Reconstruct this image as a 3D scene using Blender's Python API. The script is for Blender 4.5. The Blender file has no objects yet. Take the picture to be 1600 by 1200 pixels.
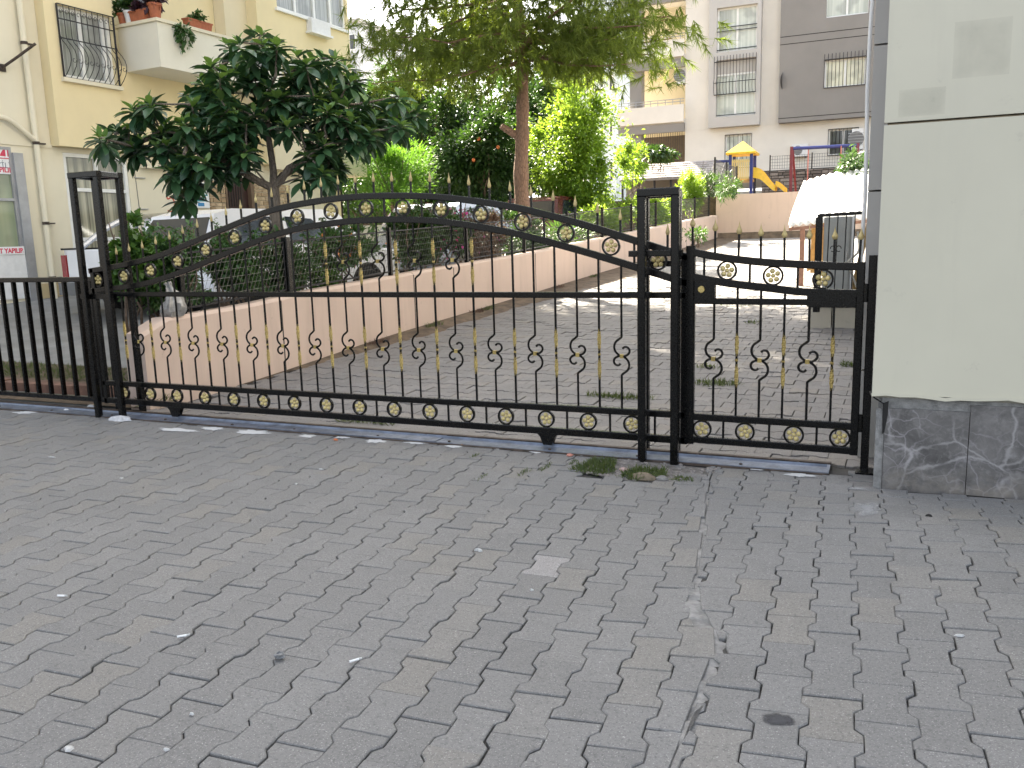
import bpy, math, random
import numpy as np
from mathutils import Matrix, Vector

# ------------------------------------------------------------------ camera, sky, sun, exposure
SC = bpy.context.scene
COL = SC.collection
CAM_H = 1.35
F = 1320.0 / 1600.0
_down = np.array([220 / 1320, 7600 / 1320, 1.0]); _down /= np.linalg.norm(_down)
_g = np.array([(-2257 - 800) / 1320, (460 - 600) / 1320, 1.0])
_X = -_g; _X -= _down * (_X @ _down); _X /= np.linalg.norm(_X)
_Z = -_down; _Y = np.cross(_Z, _X)
RC = np.array([_X, _Y, _Z])
cam = bpy.data.cameras.new("camera"); co = bpy.data.objects.new("camera", cam); COL.objects.link(co)
cam.sensor_width = 36; cam.lens = 36 * F; cam.clip_end = 2000; cam.clip_start = 0.05
m = Matrix.Identity(4)
for i in range(3):
    m[i][0] = RC[i, 0]; m[i][1] = -RC[i, 1]; m[i][2] = -RC[i, 2]
m[2][3] = CAM_H
co.matrix_world = m
SC.camera = co

SUN_AZ = (-0.70, 0.714)      # where the sun stands, seen on the ground: behind the house on the left
SUN_EL = math.radians(38)
W = bpy.data.worlds.new("World"); SC.world = W; W.use_nodes = True
nt = W.node_tree
bgn = nt.nodes["Background"]
sky = nt.nodes.new("ShaderNodeTexSky"); sky.sky_type = 'NISHITA'; sky.sun_disc = False
sky.sun_elevation = SUN_EL
sky.sun_rotation = math.atan2(SUN_AZ[0], SUN_AZ[1])
sky.air_density = 1.0; sky.dust_density = 3.0; sky.ozone_density = 0.6
hs = nt.nodes.new("ShaderNodeHueSaturation"); hs.inputs['Saturation'].default_value = .42      # thin bright haze over the whole sky
nt.links.new(sky.outputs[0], hs.inputs['Color']); nt.links.new(hs.outputs[0], bgn.inputs[0]); bgn.inputs[1].default_value = 0.075
sun = bpy.data.lights.new("sun", 'SUN'); sun.energy = 5.0; sun.angle = math.radians(0.6); sun.color = (1, 0.90, 0.73)
so = bpy.data.objects.new("sun", sun); COL.objects.link(so)
so.rotation_euler = Vector((SUN_AZ[0] * math.cos(SUN_EL), SUN_AZ[1] * math.cos(SUN_EL), math.sin(SUN_EL))).to_track_quat('Z', 'Y').to_euler()
SC.view_settings.view_transform = 'Standard'; SC.view_settings.look = 'None'
SC.view_settings.exposure = 3.0; SC.view_settings.gamma = 1
SC.view_settings.use_curve_mapping = False
SC.cycles.max_bounces = 8; SC.cycles.diffuse_bounces = 4; SC.cycles.transparent_max_bounces = 6

R = random.Random(7)
NR = np.random.RandomState(11)
rad = math.radians

# ------------------------------------------------------------------ measuring: picture points to places
CP = np.array([0, 0, CAM_H])
def ray(x, y): return RC @ np.array([(x - 800) / 1320, (y - 600) / 1320, 1.0])
def onplane(x, y, p0, n):
    d = ray(x, y); n = np.array(n, float)
    return CP + d * (((np.array(p0, float) - CP) @ n) / (d @ n))
def atY(x, y, Y): return onplane(x, y, (0, Y, 0), (0, 1, 0))
def atX(x, y, X): return onplane(x, y, (X, 0, 0), (1, 0, 0))
def gnd(x, y, z=0): return onplane(x, y, (0, 0, z), (0, 0, 1))
def proj(P):
    c = RC.T @ (np.array(P, float) - CP)
    return (800 + 1320 * c[0] / c[2], 600 + 1320 * c[1] / c[2], c[2])
def sstep(a, b, x):
    t = min(1, max(0, (x - a) / (b - a))); return t * t * (3 - 2 * t)
def g_front(x, y): return 0.06 * max(0, x + 0.9) * (1 - sstep(3.8, 5.0, y))
def g_yard(x, y): return 0.055 * max(0, y - 5.6)
def g_road(x, y): return 0.055 * max(0, y - 5.6) + 0.15 * max(0, min(1.7, -x - 11.8))

# ------------------------------------------------------------------ mesh building
class MB:
    def __init__(s): s.v = []; s.f = []
    def add(s, vs, fs):
        o = len(s.v); s.v += [tuple(map(float, p)) for p in vs]; s.f += [tuple(i + o for i in f) for f in fs]; return s
    def box(s, x0, x1, y0, y1, z0, z1):
        return s.add([(x0, y0, z0), (x1, y0, z0), (x1, y1, z0), (x0, y1, z0), (x0, y0, z1), (x1, y0, z1), (x1, y1, z1), (x0, y1, z1)],
                     [(0, 3, 2, 1), (4, 5, 6, 7), (0, 1, 5, 4), (1, 2, 6, 5), (2, 3, 7, 6), (3, 0, 4, 7)])
    def sweep(s, path, sec, up=(0, 1, 0), cap=True, tw=None):
        """section (list of (a,b)) swept along the path; b axis follows 'up'"""
        path = [np.array(p, float) for p in path]; n = len(path); k = len(sec); up = np.array(up, float)
        vs = []
        for i, p in enumerate(path):
            t = path[min(i + 1, n - 1)] - path[max(i - 1, 0)]; t /= np.linalg.norm(t) + 1e-12
            a = np.cross(up, t)
            if np.linalg.norm(a) < 1e-4: a = np.cross(np.array([1, 0, 0.01]), t)
            a /= np.linalg.norm(a); b = np.cross(t, a)
            sc = 1 if tw is None else tw[i]
            for (u, w) in sec: vs.append(p + (a * u + b * w) * sc)
        fs = []
        for i in range(n - 1):
            for j in range(k):
                fs.append((i * k + j, i * k + (j + 1) % k, (i + 1) * k + (j + 1) % k, (i + 1) * k + j))
        if cap: fs += [tuple(range(k))[::-1], tuple((n - 1) * k + j for j in range(k))]
        return s.add(vs, fs)
    def bar(s, p, q, w, h=None, up=(0, 1, 0), c=0.12):
        h = h or w; a, b = w / 2, h / 2; e = min(w, h) * c
        return s.sweep([p, q], [(-a + e, -b), (a - e, -b), (a, -b + e), (a, b - e), (a - e, b), (-a + e, b), (-a, b - e), (-a, -b + e)], up)
    def tube(s, path, r, n=6, up=(0, 1, 0), tw=None, cap=True):
        return s.sweep(path, [(r * math.cos(2 * math.pi * i / n), r * math.sin(2 * math.pi * i / n)) for i in range(n)], up, cap, tw)
    def lathe(s, prof, n=10, c=(0, 0, 0), ax='z', twist=0, sq=0):
        vs = []; k = len(prof)
        for i, (r, h) in enumerate(prof):
            for j in range(n):
                a = 2 * math.pi * j / n + twist * i
                x, y = r * math.cos(a), r * math.sin(a)
                q = {'z': (x, y, h), 'y': (x, h, y), 'x': (h, x, y)}[ax]
                vs.append((c[0] + q[0], c[1] + q[1], c[2] + q[2]))
        fs = [(i * n + j, i * n + (j + 1) % n, (i + 1) * n + (j + 1) % n, (i + 1) * n + j) for i in range(k - 1) for j in range(n)]
        fs += [tuple(range(n))[::-1], tuple((k - 1) * n + j for j in range(n))]
        return s.add(vs, fs)
    def prism(s, poly, e):
        n = len(poly); e = np.array(e, float); P = [np.array(p, float) for p in poly]
        return s.add(P + [p + e for p in P], [tuple(range(n))[::-1], tuple(range(n, 2 * n))] + [(i, (i + 1) % n, (i + 1) % n + n, i + n) for i in range(n)])
    def ball(s, c, r, n=8, m=5, sc=(1, 1, 1)):
        prof = [(max(1e-4, r * math.sin(math.pi * i / m)), -r * math.cos(math.pi * i / m)) for i in range(m + 1)]
        t = MB(); t.lathe(prof, n)
        return s.add([(c[0] + p[0] * sc[0], c[1] + p[1] * sc[1], c[2] + p[2] * sc[2]) for p in t.v], t.f)
    def rot(s, M):
        s.v = [tuple(M @ Vector(p)) for p in s.v]; return s
    def mesh(s, name, mt, smooth=False, off=None):
        me = bpy.data.meshes.new(name)
        v = s.v if off is None else [tuple(off @ Vector(p)) for p in s.v]
        me.from_pydata(v, [], s.f)
        for x in (mt if isinstance(mt, (list, tuple)) else [mt]): me.materials.append(x)
        if smooth:
            me.polygons.foreach_set('use_smooth', [True] * len(me.polygons))
            try: me.set_sharp_from_angle(angle=rad(40))
            except Exception: pass
        me.update(); return me

def root_of(o):
    while o.parent: o = o.parent
    return o
def mat_of(o):
    return Matrix.Translation(o.location) @ o.rotation_euler.to_matrix().to_4x4()
def thing(name, label, cat, loc=(0, 0, 0), rotz=0, group=None):
    o = bpy.data.objects.new(name, None); COL.objects.link(o); o.empty_display_size = .1
    o.location = loc; o.rotation_euler = (0, 0, rotz); o['label'] = label; o['category'] = cat
    if group: o['group'] = group
    return o
def part(name, mb, mt, parent, label=None, kind=None, smooth=False, local=False):
    off = None
    if not local:
        M = Matrix.Identity(4); p = parent
        while p: M = mat_of(p) @ M; p = p.parent
        off = M.inverted()
    o = bpy.data.objects.new(name, mb.mesh(name, mt, smooth, off)); COL.objects.link(o); o.parent = parent
    if label: o['label'] = label
    if kind: o['kind'] = kind
    return o
def piece(name, me, parent, loc=(0, 0, 0), rot=(0, 0, 0), scale=None, label=None):
    o = bpy.data.objects.new(name, me); COL.objects.link(o); o.parent = parent; o.location = loc; o.rotation_euler = rot
    if scale: o.scale = scale
    if label: o['label'] = label
    return o
def single(name, mb, mt, label, cat, group=None, smooth=False):
    c = np.array(mb.v); b = Vector((c[:, 0].mean(), c[:, 1].mean(), c[:, 2].min()))
    o = bpy.data.objects.new(name, mb.mesh(name, mt, smooth, Matrix.Translation(-b))); COL.objects.link(o); o.location = b
    o['label'] = label; o['category'] = cat
    if group: o['group'] = group
    return o
def struct(name, mb, mt, kind='structure', parent=None, smooth=False):
    o = bpy.data.objects.new(name, mb.mesh(name, mt, smooth)); COL.objects.link(o); o['kind'] = kind
    if parent: o.parent = parent
    return o

# ------------------------------------------------------------------ materials
def nodes(name):
    mt = bpy.data.materials.new(name); mt.use_nodes = True
    t = mt.node_tree; return mt, t, t.nodes["Principled BSDF"]
def mix_col(t, fac, a, b, mode='MIX'):
    n = t.nodes.new("ShaderNodeMix"); n.data_type = 'RGBA'; n.blend_type = mode
    for sk, val in ((n.inputs[0], fac), (n.inputs[6], a), (n.inputs[7], b)):
        if hasattr(val, 'is_linked'): t.links.new(val, sk)
        else: sk.default_value = val if not isinstance(val, tuple) else (*val[:3], 1)
    return n.outputs[2]
def noise(t, scale, detail=4, rough=.6, vec=None, dist=0):
    n = t.nodes.new("ShaderNodeTexNoise"); n.inputs['Scale'].default_value = scale; n.inputs['Detail'].default_value = detail
    n.inputs['Roughness'].default_value = rough; n.inputs['Distortion'].default_value = dist
    if vec is not None: t.links.new(vec, n.inputs['Vector'])
    return n.outputs[0]
def ramp(t, src, lo, hi, a=0.0, b=1.0):
    n = t.nodes.new("ShaderNodeMapRange"); n.inputs[1].default_value = lo; n.inputs[2].default_value = hi
    n.inputs[3].default_value = a; n.inputs[4].default_value = b; t.links.new(src, n.inputs[0]); return n.outputs[0]
def wpos(t):
    return t.nodes.new("ShaderNodeNewGeometry").outputs['Position']
def bump(t, bs, h, strength=.3, dist=.01):
    b = t.nodes.new("ShaderNodeBump"); b.inputs['Strength'].default_value = strength; b.inputs['Distance'].default_value = dist
    t.links.new(h, b.inputs['Height']); t.links.new(b.outputs[0], bs.inputs['Normal'])
def plain(name, c, rough=.6, metal=0, var=.15, scale=6, bmp=0, fine=60, spec=None):
    """painted or cast surface: colour with soft wear at two scales"""
    mt, t, b = nodes(name); P = wpos(t)
    n1 = noise(t, scale, 5, .6, P); n2 = noise(t, fine, 3, .6, P)
    k = ramp(t, n1, .3, .7, 1 - var, 1 + var * .6)
    c2 = tuple(x * (1 - var * 1.2) for x in c)
    col = mix_col(t, ramp(t, n1, .35, .65), c2, c)
    col = mix_col(t, ramp(t, n2, .55, .8, 0, .35), col, tuple(x * .75 for x in c))
    t.links.new(col, b.inputs['Base Color'])
    t.links.new(ramp(t, n2, .3, .7, max(.05, rough - .08), min(1, rough + .08)), b.inputs['Roughness'])
    b.inputs['Metallic'].default_value = metal
    if spec is not None: b.inputs['Specular IOR Level'].default_value = spec
    if bmp: bump(t, b, n2, bmp, .004)
    return mt
def wall_mat(name, c, stain=(.35, .3, .24), amt=.35, bmp=.25, streak=True, rough=.85):
    """painted render with rain streaks, patches and trowel grain"""
    mt, t, b = nodes(name); P = wpos(t)
    mp = t.nodes.new("ShaderNodeMapping"); mp.inputs['Scale'].default_value = (3, 3, .35); t.links.new(P, mp.inputs[0])
    s1 = noise(t, 1.6, 6, .65, mp.outputs[0]); s2 = noise(t, .8, 5, .6, P); s3 = noise(t, 90, 3, .6, P)
    col = mix_col(t, ramp(t, s2, .35, .7), c, tuple(x * .9 for x in c))
    if streak: col = mix_col(t, ramp(t, s1, .52, .8, 0, amt), col, tuple(a * .5 + bb * .5 for a, bb in zip(c, stain)))
    sp = noise(t, 7, 8, .75, P)
    col = mix_col(t, ramp(t, sp, .62, .75, 0, amt), col, stain)
    t.links.new(col, b.inputs['Base Color']); b.inputs['Roughness'].default_value = rough
    if bmp: bump(t, b, s3, bmp, .003)
    return mt
def paver_mat(name, c, sc=1.0):
    mt, t, b = nodes(name); P = wpos(t)
    oi = t.nodes.new("ShaderNodeObjectInfo"); ge = t.nodes.new("ShaderNodeNewGeometry")
    ad = t.nodes.new("ShaderNodeMath"); ad.operation = 'ADD'
    t.links.new(oi.outputs['Random'], ad.inputs[0]); t.links.new(ge.outputs['Random Per Island'], ad.inputs[1])
    fr = t.nodes.new("ShaderNodeMath"); fr.operation = 'FRACT'; t.links.new(ad.outputs[0], fr.inputs[0]); rnd = fr.outputs[0]
    n1 = noise(t, 1.1, 5, .6, P); n2 = noise(t, 105, 3, .65, P); n3 = noise(t, 230, 2, .5, P); n4 = noise(t, 14, 6, .7, P)
    col = mix_col(t, rnd, tuple(x * .88 for x in c), tuple(x * 1.08 for x in c))
    warm = mix_col(t, ramp(t, rnd, .80, .95), col, (c[0] * 1.06, c[1] * 1.02, c[2] * .95))
    col = mix_col(t, ramp(t, n1, .35, .68, 0, .38), warm, tuple(x * .78 for x in c))
    col = mix_col(t, ramp(t, n4, .50, .78, 0, .5), col, tuple(x * .60 for x in c))
    col = mix_col(t, ramp(t, n2, .50, .68, 0, .65), col, tuple(x * .50 for x in c))
    col = mix_col(t, ramp(t, n3, .60, .72, 0, .75), col, tuple(min(1, x * 2.1) for x in c))
    t.links.new(col, b.inputs['Base Color']); b.inputs['Roughness'].default_value = .82
    b.inputs['Specular IOR Level'].default_value = .35
    bump(t, b, n2, .5, .003)
    return mt
def decal_mat(name, c, lo=.35, hi=.62, sc=26, amax=1.0):
    """a stain with ragged soft edges: shows where its fade and a grain exceed a threshold"""
    mt, t, b = nodes(name); P = wpos(t); a = t.nodes.new("ShaderNodeAttribute"); a.attribute_name = 'fade'
    n = noise(t, sc, 7, .7, P); n2 = noise(t, 130, 3, .6, P)
    m = t.nodes.new("ShaderNodeMath"); m.operation = 'MULTIPLY_ADD'; t.links.new(n, m.inputs[0]); m.inputs[1].default_value = .9; t.links.new(a.outputs['Fac'], m.inputs[2])
    m2 = t.nodes.new("ShaderNodeMath"); m2.operation = 'MULTIPLY'; m2.inputs[1].default_value = .62; t.links.new(m.outputs[0], m2.inputs[0])
    t.links.new(ramp(t, m2.outputs[0], lo, hi, 0, amax), b.inputs['Alpha'])
    t.links.new(mix_col(t, ramp(t, n2, .35, .7), tuple(x * .8 for x in c), c), b.inputs['Base Color']); b.inputs['Roughness'].default_value = .9
    bump(t, b, n2, .4, .003)
    return mt
def leaf_mat(name, c, c2, trans=.35, rough=.45, tcol=None):
    mt, t, b = nodes(name)
    ge = t.nodes.new("ShaderNodeNewGeometry"); oi = t.nodes.new("ShaderNodeObjectInfo")
    ad = t.nodes.new("ShaderNodeMath"); ad.operation = 'ADD'
    t.links.new(oi.outputs['Random'], ad.inputs[0]); t.links.new(ge.outputs['Random Per Island'], ad.inputs[1])
    fr = t.nodes.new("ShaderNodeMath"); fr.operation = 'FRACT'; t.links.new(ad.outputs[0], fr.inputs[0])
    n1 = noise(t, 1.5, 3, .5, ge.outputs['Position'])
    col = mix_col(t, fr.outputs[0], c, c2)
    col = mix_col(t, ramp(t, n1, .35, .65, 0, .4), col, tuple(x * .7 for x in c))
    t.links.new(col, b.inputs['Base Color']); b.inputs['Roughness'].default_value = rough
    tr = t.nodes.new("ShaderNodeBsdfTranslucent")
    tc = tcol or (c2[0] * 1.3, c2[1] * 1.35, c2[2] * .6)
    t.links.new(mix_col(t, fr.outputs[0], tuple(x * .7 for x in tc), tc), tr.inputs[0])
    ms = t.nodes.new("ShaderNodeMixShader"); ms.inputs[0].default_value = trans
    t.links.new(b.outputs[0], ms.inputs[1]); t.links.new(tr.outputs[0], ms.inputs[2])
    t.links.new(ms.outputs[0], t.nodes["Material Output"].inputs[0])
    return mt
def pane_mat(name, c, folds=14, axis=1, c2=None, rough=.08):
    """window glass with a drawn curtain close behind it"""
    mt, t, b = nodes(name); P = wpos(t)
    mp = t.nodes.new("ShaderNodeMapping"); sc = [.6, .6, .15]; sc[axis] = folds; mp.inputs['Scale'].default_value = sc; t.links.new(P, mp.inputs[0])
    n = noise(t, 1.0, 3, .5, mp.outputs[0]); n2 = noise(t, 1.3, 2, .5, P)
    col = mix_col(t, ramp(t, n, .35, .65), c, c2 or tuple(x * .6 for x in c))
    col = mix_col(t, ramp(t, n2, .5, .62, 0, .5), col, tuple(x * .35 for x in c))
    t.links.new(col, b.inputs['Base Color']); b.inputs['Roughness'].default_value = rough; b.inputs['Specular IOR Level'].default_value = .7
    return mt
def bark_mat(name, c, c2, sc=9):
    mt, t, b = nodes(name); P = wpos(t)
    mp = t.nodes.new("ShaderNodeMapping"); mp.inputs['Scale'].default_value = (2.2, 2.2, .6); t.links.new(P, mp.inputs[0])
    v = t.nodes.new("ShaderNodeTexVoronoi"); v.feature = 'DISTANCE_TO_EDGE'; v.inputs['Scale'].default_value = sc; t.links.new(mp.outputs[0], v.inputs['Vector'])
    n = noise(t, 12, 5, .6, P)
    col = mix_col(t, ramp(t, v.outputs['Distance'], 0, .12), c2, c)
    col = mix_col(t, ramp(t, n, .4, .7, 0, .5), col, tuple(x * .6 for x in c))
    t.links.new(col, b.inputs['Base Color']); b.inputs['Roughness'].default_value = .9
    bump(t, b, v.outputs['Distance'], .8, .03)
    return mt

BLACK = plain("black_paint", (.0013, .0013, .0015), .27, 0, .35, 9, 0, 120, .32)
GOLD = plain("gold_paint", (.52, .385, .125), .40, .40, .35, 60, .3, 260)
GOLDROS = plain("rosette_gold_paint", (.66, .53, .23), .38, .30, .25, 60, .3, 260)
GOLDDULL = plain("worn_gold_paint", (.55, .43, .19), .45, .30, .35, 30, 0, 200)
BRASS = plain("brass", (.62, .50, .22), .28, 1, .15, 30)
PAVE = paver_mat("paving_concrete", (.184, .181, .176))
PAVE_PALE = paver_mat("pale_paving_concrete", (.27, .26, .255))
PAVE_YARD = paver_mat("yard_paving_concrete", (.215, .205, .198))
JOINT = plain("joint_sand", (.055, .052, .048), .95, 0, .4, 12, .6, 90)
MORTAR = plain("pale_mortar", (.27, .265, .255), .95, 0, .35, 25, 1.0, 140)
SOIL = plain("soil", (.17, .125, .085), .95, 0, .45, 6, 1.0, 70)
GRAVEL = plain("gravel_bed", (.20, .185, .17), .95, 0, .5, 18, 1.0, 120)
CONC = plain("road_concrete", (.27, .265, .25), .9, 0, .25, 2, .6, 80)
REDKERB = plain("red_kerb_paint", (.24, .13, .09), .85, 0, .45, 8, .6, 80)
STEEL = plain("blue_grey_steel", (.17, .20, .26), .45, .35, .4, 10, .3, 60)
RUST = plain("rusty_steel", (.10, .075, .06), .75, .3, .5, 14, .5, 80)
PINK = wall_mat("peach_render", (.63, .49, .405), (.27, .20, .155), .62, .5)
YELLOW = wall_mat("cream_yellow_render", (.78, .66, .40), (.50, .44, .32), .22)
CREAM = wall_mat("cream_render", (.74, .68, .52), (.45, .40, .30), .25)
PALEBAL = wall_mat("pale_balcony_render", (.74, .71, .60), (.5, .46, .38), .2)
GREYR = wall_mat("grey_render", (.255, .24, .222), (.2, .18, .17), .2)
LGREY = wall_mat("light_grey_render", (.50, .48, .45), (.38, .34, .3), .15)
WHITER = wall_mat("white_render", (.74, .70, .63), (.5, .46, .4), .15)
BEIGE = wall_mat("beige_balcony_render", (.72, .63, .44), (.5, .42, .3), .12)
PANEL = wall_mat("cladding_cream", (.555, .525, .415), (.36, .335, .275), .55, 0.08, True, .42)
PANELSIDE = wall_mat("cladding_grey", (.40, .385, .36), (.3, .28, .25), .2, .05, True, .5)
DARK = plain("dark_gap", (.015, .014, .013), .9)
FRAME = plain("white_window_frame", (.80, .80, .77), .4, 0, .08, 5)
ALU = plain("grey_aluminium", (.42, .42, .43), .4, .5, .15, 5)
IRON = plain("dark_iron", (.030, .028, .030), .5, .3, .3, 20)
TERRA = plain("terracotta", (.42, .13, .06), .7, 0, .2, 20)
SCRAP = plain("dirty_white_paper", (.48, .48, .47), .7, 0, .2, 60)
WHITEP = plain("white_plastic", (.75, .75, .74), .45, 0, .1, 10)
BLUEP = plain("blue_paint", (.03, .045, .22), .4, 0, .2, 10)
REDP = plain("dark_red_paint", (.20, .03, .045), .45, 0, .25, 10)
PINKP = plain("salmon_paint", (.65, .22, .18), .5, 0, .2, 10)
YELP = plain("yellow_plastic", (.80, .52, .03), .4, 0, .15, 8)
ORANGE = plain("orange_brown_paint", (.24, .125, .085), .6, 0, .3, 10)
WOOD = plain("plywood", (.50, .33, .13), .7, 0, .3, 12)
CARW = plain("white_car_paint", (.86, .87, .90), .22, 0, .05, 3)
CARS = plain("silver_car_paint", (.45, .47, .50), .25, .5, .08, 3)
CARR = plain("maroon_car_paint", (.10, .022, .022), .25, 0, .1, 3)
CGLASS = plain("car_glass", (.018, .024, .035), .06, 0, .1, 3, 0, 60, .8)
RUBBER = plain("rubber", (.015, .015, .015), .8)
CHROME = plain("chrome", (.65, .66, .68), .15, 1, .1, 10)
TAIL = plain("tail_light_red", (.30, .012, .015), .2, 0, .1, 8)
PLASTG = plain("grey_bumper", (.16, .165, .17), .55, 0, .15, 8)
BARK_P = bark_mat("pine_bark", (.27, .165, .11), (.13, .075, .05), 15)
BARK_L = bark_mat("loquat_bark", (.20, .165, .13), (.10, .08, .065), 14)
TWIG = plain("twig", (.17, .12, .085), .9, 0, .3, 20)
STRAW = plain("dry_stem", (.36, .30, .20), .9, 0, .3, 20)
SHEET = plain("white_roof_sheet", (.80, .80, .78), .5, 0, .08, 5)
L_LOQ = leaf_mat("loquat_leaf", (.022, .066, .030), (.058, .130, .055), .14, .36)
L_LOQN = leaf_mat("young_loquat_leaf", (.10, .20, .055), (.17, .28, .09), .30, .45)
L_PINE = leaf_mat("pine_needles", (.095, .155, .030), (.19, .245, .048), .46, .6)
L_LIME = leaf_mat("lime_leaf", (.085, .19, .018), (.16, .28, .028), .45, .45, (.34, .50, .04))
L_DARK = leaf_mat("dark_tree_leaf", (.028, .070, .018), (.055, .115, .025), .22, .5)
L_MID = leaf_mat("mid_green_leaf", (.05, .12, .022), (.09, .18, .03), .25, .5)
L_ROSE = leaf_mat("rose_leaf", (.042, .105, .032), (.085, .17, .048), .28, .5)
L_DRY = leaf_mat("dry_twig_leaf", (.10, .055, .045), (.14, .08, .06), .25, .7)
L_FEATH = leaf_mat("feathery_leaf", (.09, .21, .03), (.15, .30, .05), .45, .6)
L_PURP = leaf_mat("purple_leaf", (.035, .012, .025), (.06, .02, .035), .2, .5)
L_GRASS = leaf_mat("grass_blade", (.06, .10, .025), (.12, .15, .04), .3, .6)
P_MAG = leaf_mat("magenta_petal", (.40, .03, .22), (.5, .06, .3), .4, .6)
P_ORA = leaf_mat("orange_petal", (.7, .2, .08), (.8, .3, .12), .4, .6)
G_SHOP = pane_mat("shop_glass", (.38, .40, .26), 3, 1, (.22, .27, .17), .05)
G_DOOR = pane_mat("door_glass", (.40, .38, .28), 16, 1, (.10, .10, .07), .06)
G_WIN = pane_mat("curtained_glass", (.42, .43, .40), 22, 1, (.22, .23, .22), .07)
G_GREY = pane_mat("pale_curtained_glass", (.58, .60, .52), 9, 0, (.40, .43, .36), .07)
G_YEL = pane_mat("cream_curtained_glass", (.72, .70, .52), 6, 0, (.62, .60, .42), .1)
G_DARK = pane_mat("dark_glass", (.07, .065, .06), 6, 0, (.03, .03, .03), .05)
# ------------------------------------------------------------------ ground, yard, road, terraces
def sheet(name, xs, ys, zf, mt, kind='structure'):
    mb = MB(); nx, ny = len(xs), len(ys)
    mb.add([(x, y, zf(x, y)) for y in ys for x in xs], [(j * nx + i, j * nx + i + 1, (j + 1) * nx + i + 1, (j + 1) * nx + i) for j in range(ny - 1) for i in range(nx - 1)])
    return struct(name, mb, mt, kind, smooth=True)
lin = lambda a, b, n: [a + (b - a) * i / n for i in range(n + 1)]
def XW(y): return -5.58 + 0.053 * (y - 6.28)            # face of the peach wall
def ZW(y): return float(np.interp(y, [5.1, 6.5, 7.3, 10.2, 12.7, 16.1, 22, 25.6], [.74, .785, .85, .99, 1.09, 1.284, 1.625, 1.82]))
sheet("ground", [-400, 0, 400], [-400, 0, 400], lambda x, y: -.6, SOIL)
forecourt = sheet("forecourt", [-30, -12, -6, -3] + lin(-1.5, 1.5, 20) + [3, 8, 30], [-40, -10, -3] + lin(0, 5.15, 24), lambda x, y: g_front(x, y) - .012, JOINT)
def far_yard_mat():
    mt, t, b = nodes("far_yard_paving"); P = wpos(t)
    br = t.nodes.new("ShaderNodeTexBrick"); br.inputs['Scale'].default_value = 1; br.inputs['Brick Width'].default_value = .21; br.inputs['Row Height'].default_value = .14
    br.inputs['Mortar Size'].default_value = .006; br.inputs['Color1'].default_value = (.31, .295, .285, 1); br.inputs['Color2'].default_value = (.27, .26, .25, 1); br.inputs['Mortar'].default_value = (.10, .09, .08, 1)
    t.links.new(P, br.inputs['Vector'])
    n = noise(t, .8, 6, .65, P)
    t.links.new(mix_col(t, ramp(t, n, .45, .75, 0, .6), br.outputs[0], (.22, .18, .14)), b.inputs['Base Color']); b.inputs['Roughness'].default_value = .9
    return mt
YARD_Y1 = 15.2
driveway = sheet("driveway", [-5.9, -4, -2, 0, 2, 12], [5.15] + lin(5.6, YARD_Y1, 10), lambda x, y: g_yard(x, y) - .012, JOINT)
sheet("yard_paving_beyond", [-5.9, -4, -2, 0, 2, 12], lin(YARD_Y1, 26.2, 8), lambda x, y: g_yard(x, y) - .002, far_yard_mat())
sheet("road", [-60, -20] + lin(-16, -6.4, 8) + [-5.7], [5.15] + lin(6.3, 30, 12) + [70], lambda x, y: g_road(x, y) - .05 if x > -6 else g_road(x, y), CONC)
struct("planting_bed", MB().add([(XW(y) - dx, y, ZW(y) - dz) for y in lin(5.6, 25.5, 20) for dx, dz in ((.15, .06), (.50, .10), (.62, .60))],
       [(3 * i + j, 3 * i + j + 1, 3 * i + j + 4, 3 * i + j + 3) for i in range(20) for j in range(2)]), SOIL)
struct("playground_terrace", MB().box(-40, 60, 26.35, 41.9, -.5, 2.38), SOIL)
struct("upper_terrace", MB().box(-4.9, 60, 38.6, 41.95, 2.3, 3.85), SOIL)
struct("far_ground", MB().box(-200, 200, 69.9, 400, -.6, 4.4), CONC)
# soil along the foot of the peach wall
mb = MB(); ys = lin(6.2, 25.8, 60); rr = random.Random(3)
for y in ys:
    w = .04 + .26 * sstep(6.5, 9, y) + .45 * sstep(9, 16, y) + rr.uniform(-.06, .06)
    mb.v += [(XW(y) + .003, y, g_yard(0, y) + .045 * sstep(6.2, 9, y)), (XW(y) + w * .6, y + rr.uniform(-.1, .1), g_yard(0, y) + .004 + (.018 + rr.uniform(0, .012)) * sstep(6.2, 9, y)), (XW(y) + w, y + rr.uniform(-.1, .1), g_yard(0, y) - .004)]
for i in range(60):
    for j in range(2): mb.f.append((3 * i + j, 3 * i + j + 1, 3 * i + j + 4, 3 * i + j + 3))
struct("soil_strip", mb, SOIL, smooth=True)

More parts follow.
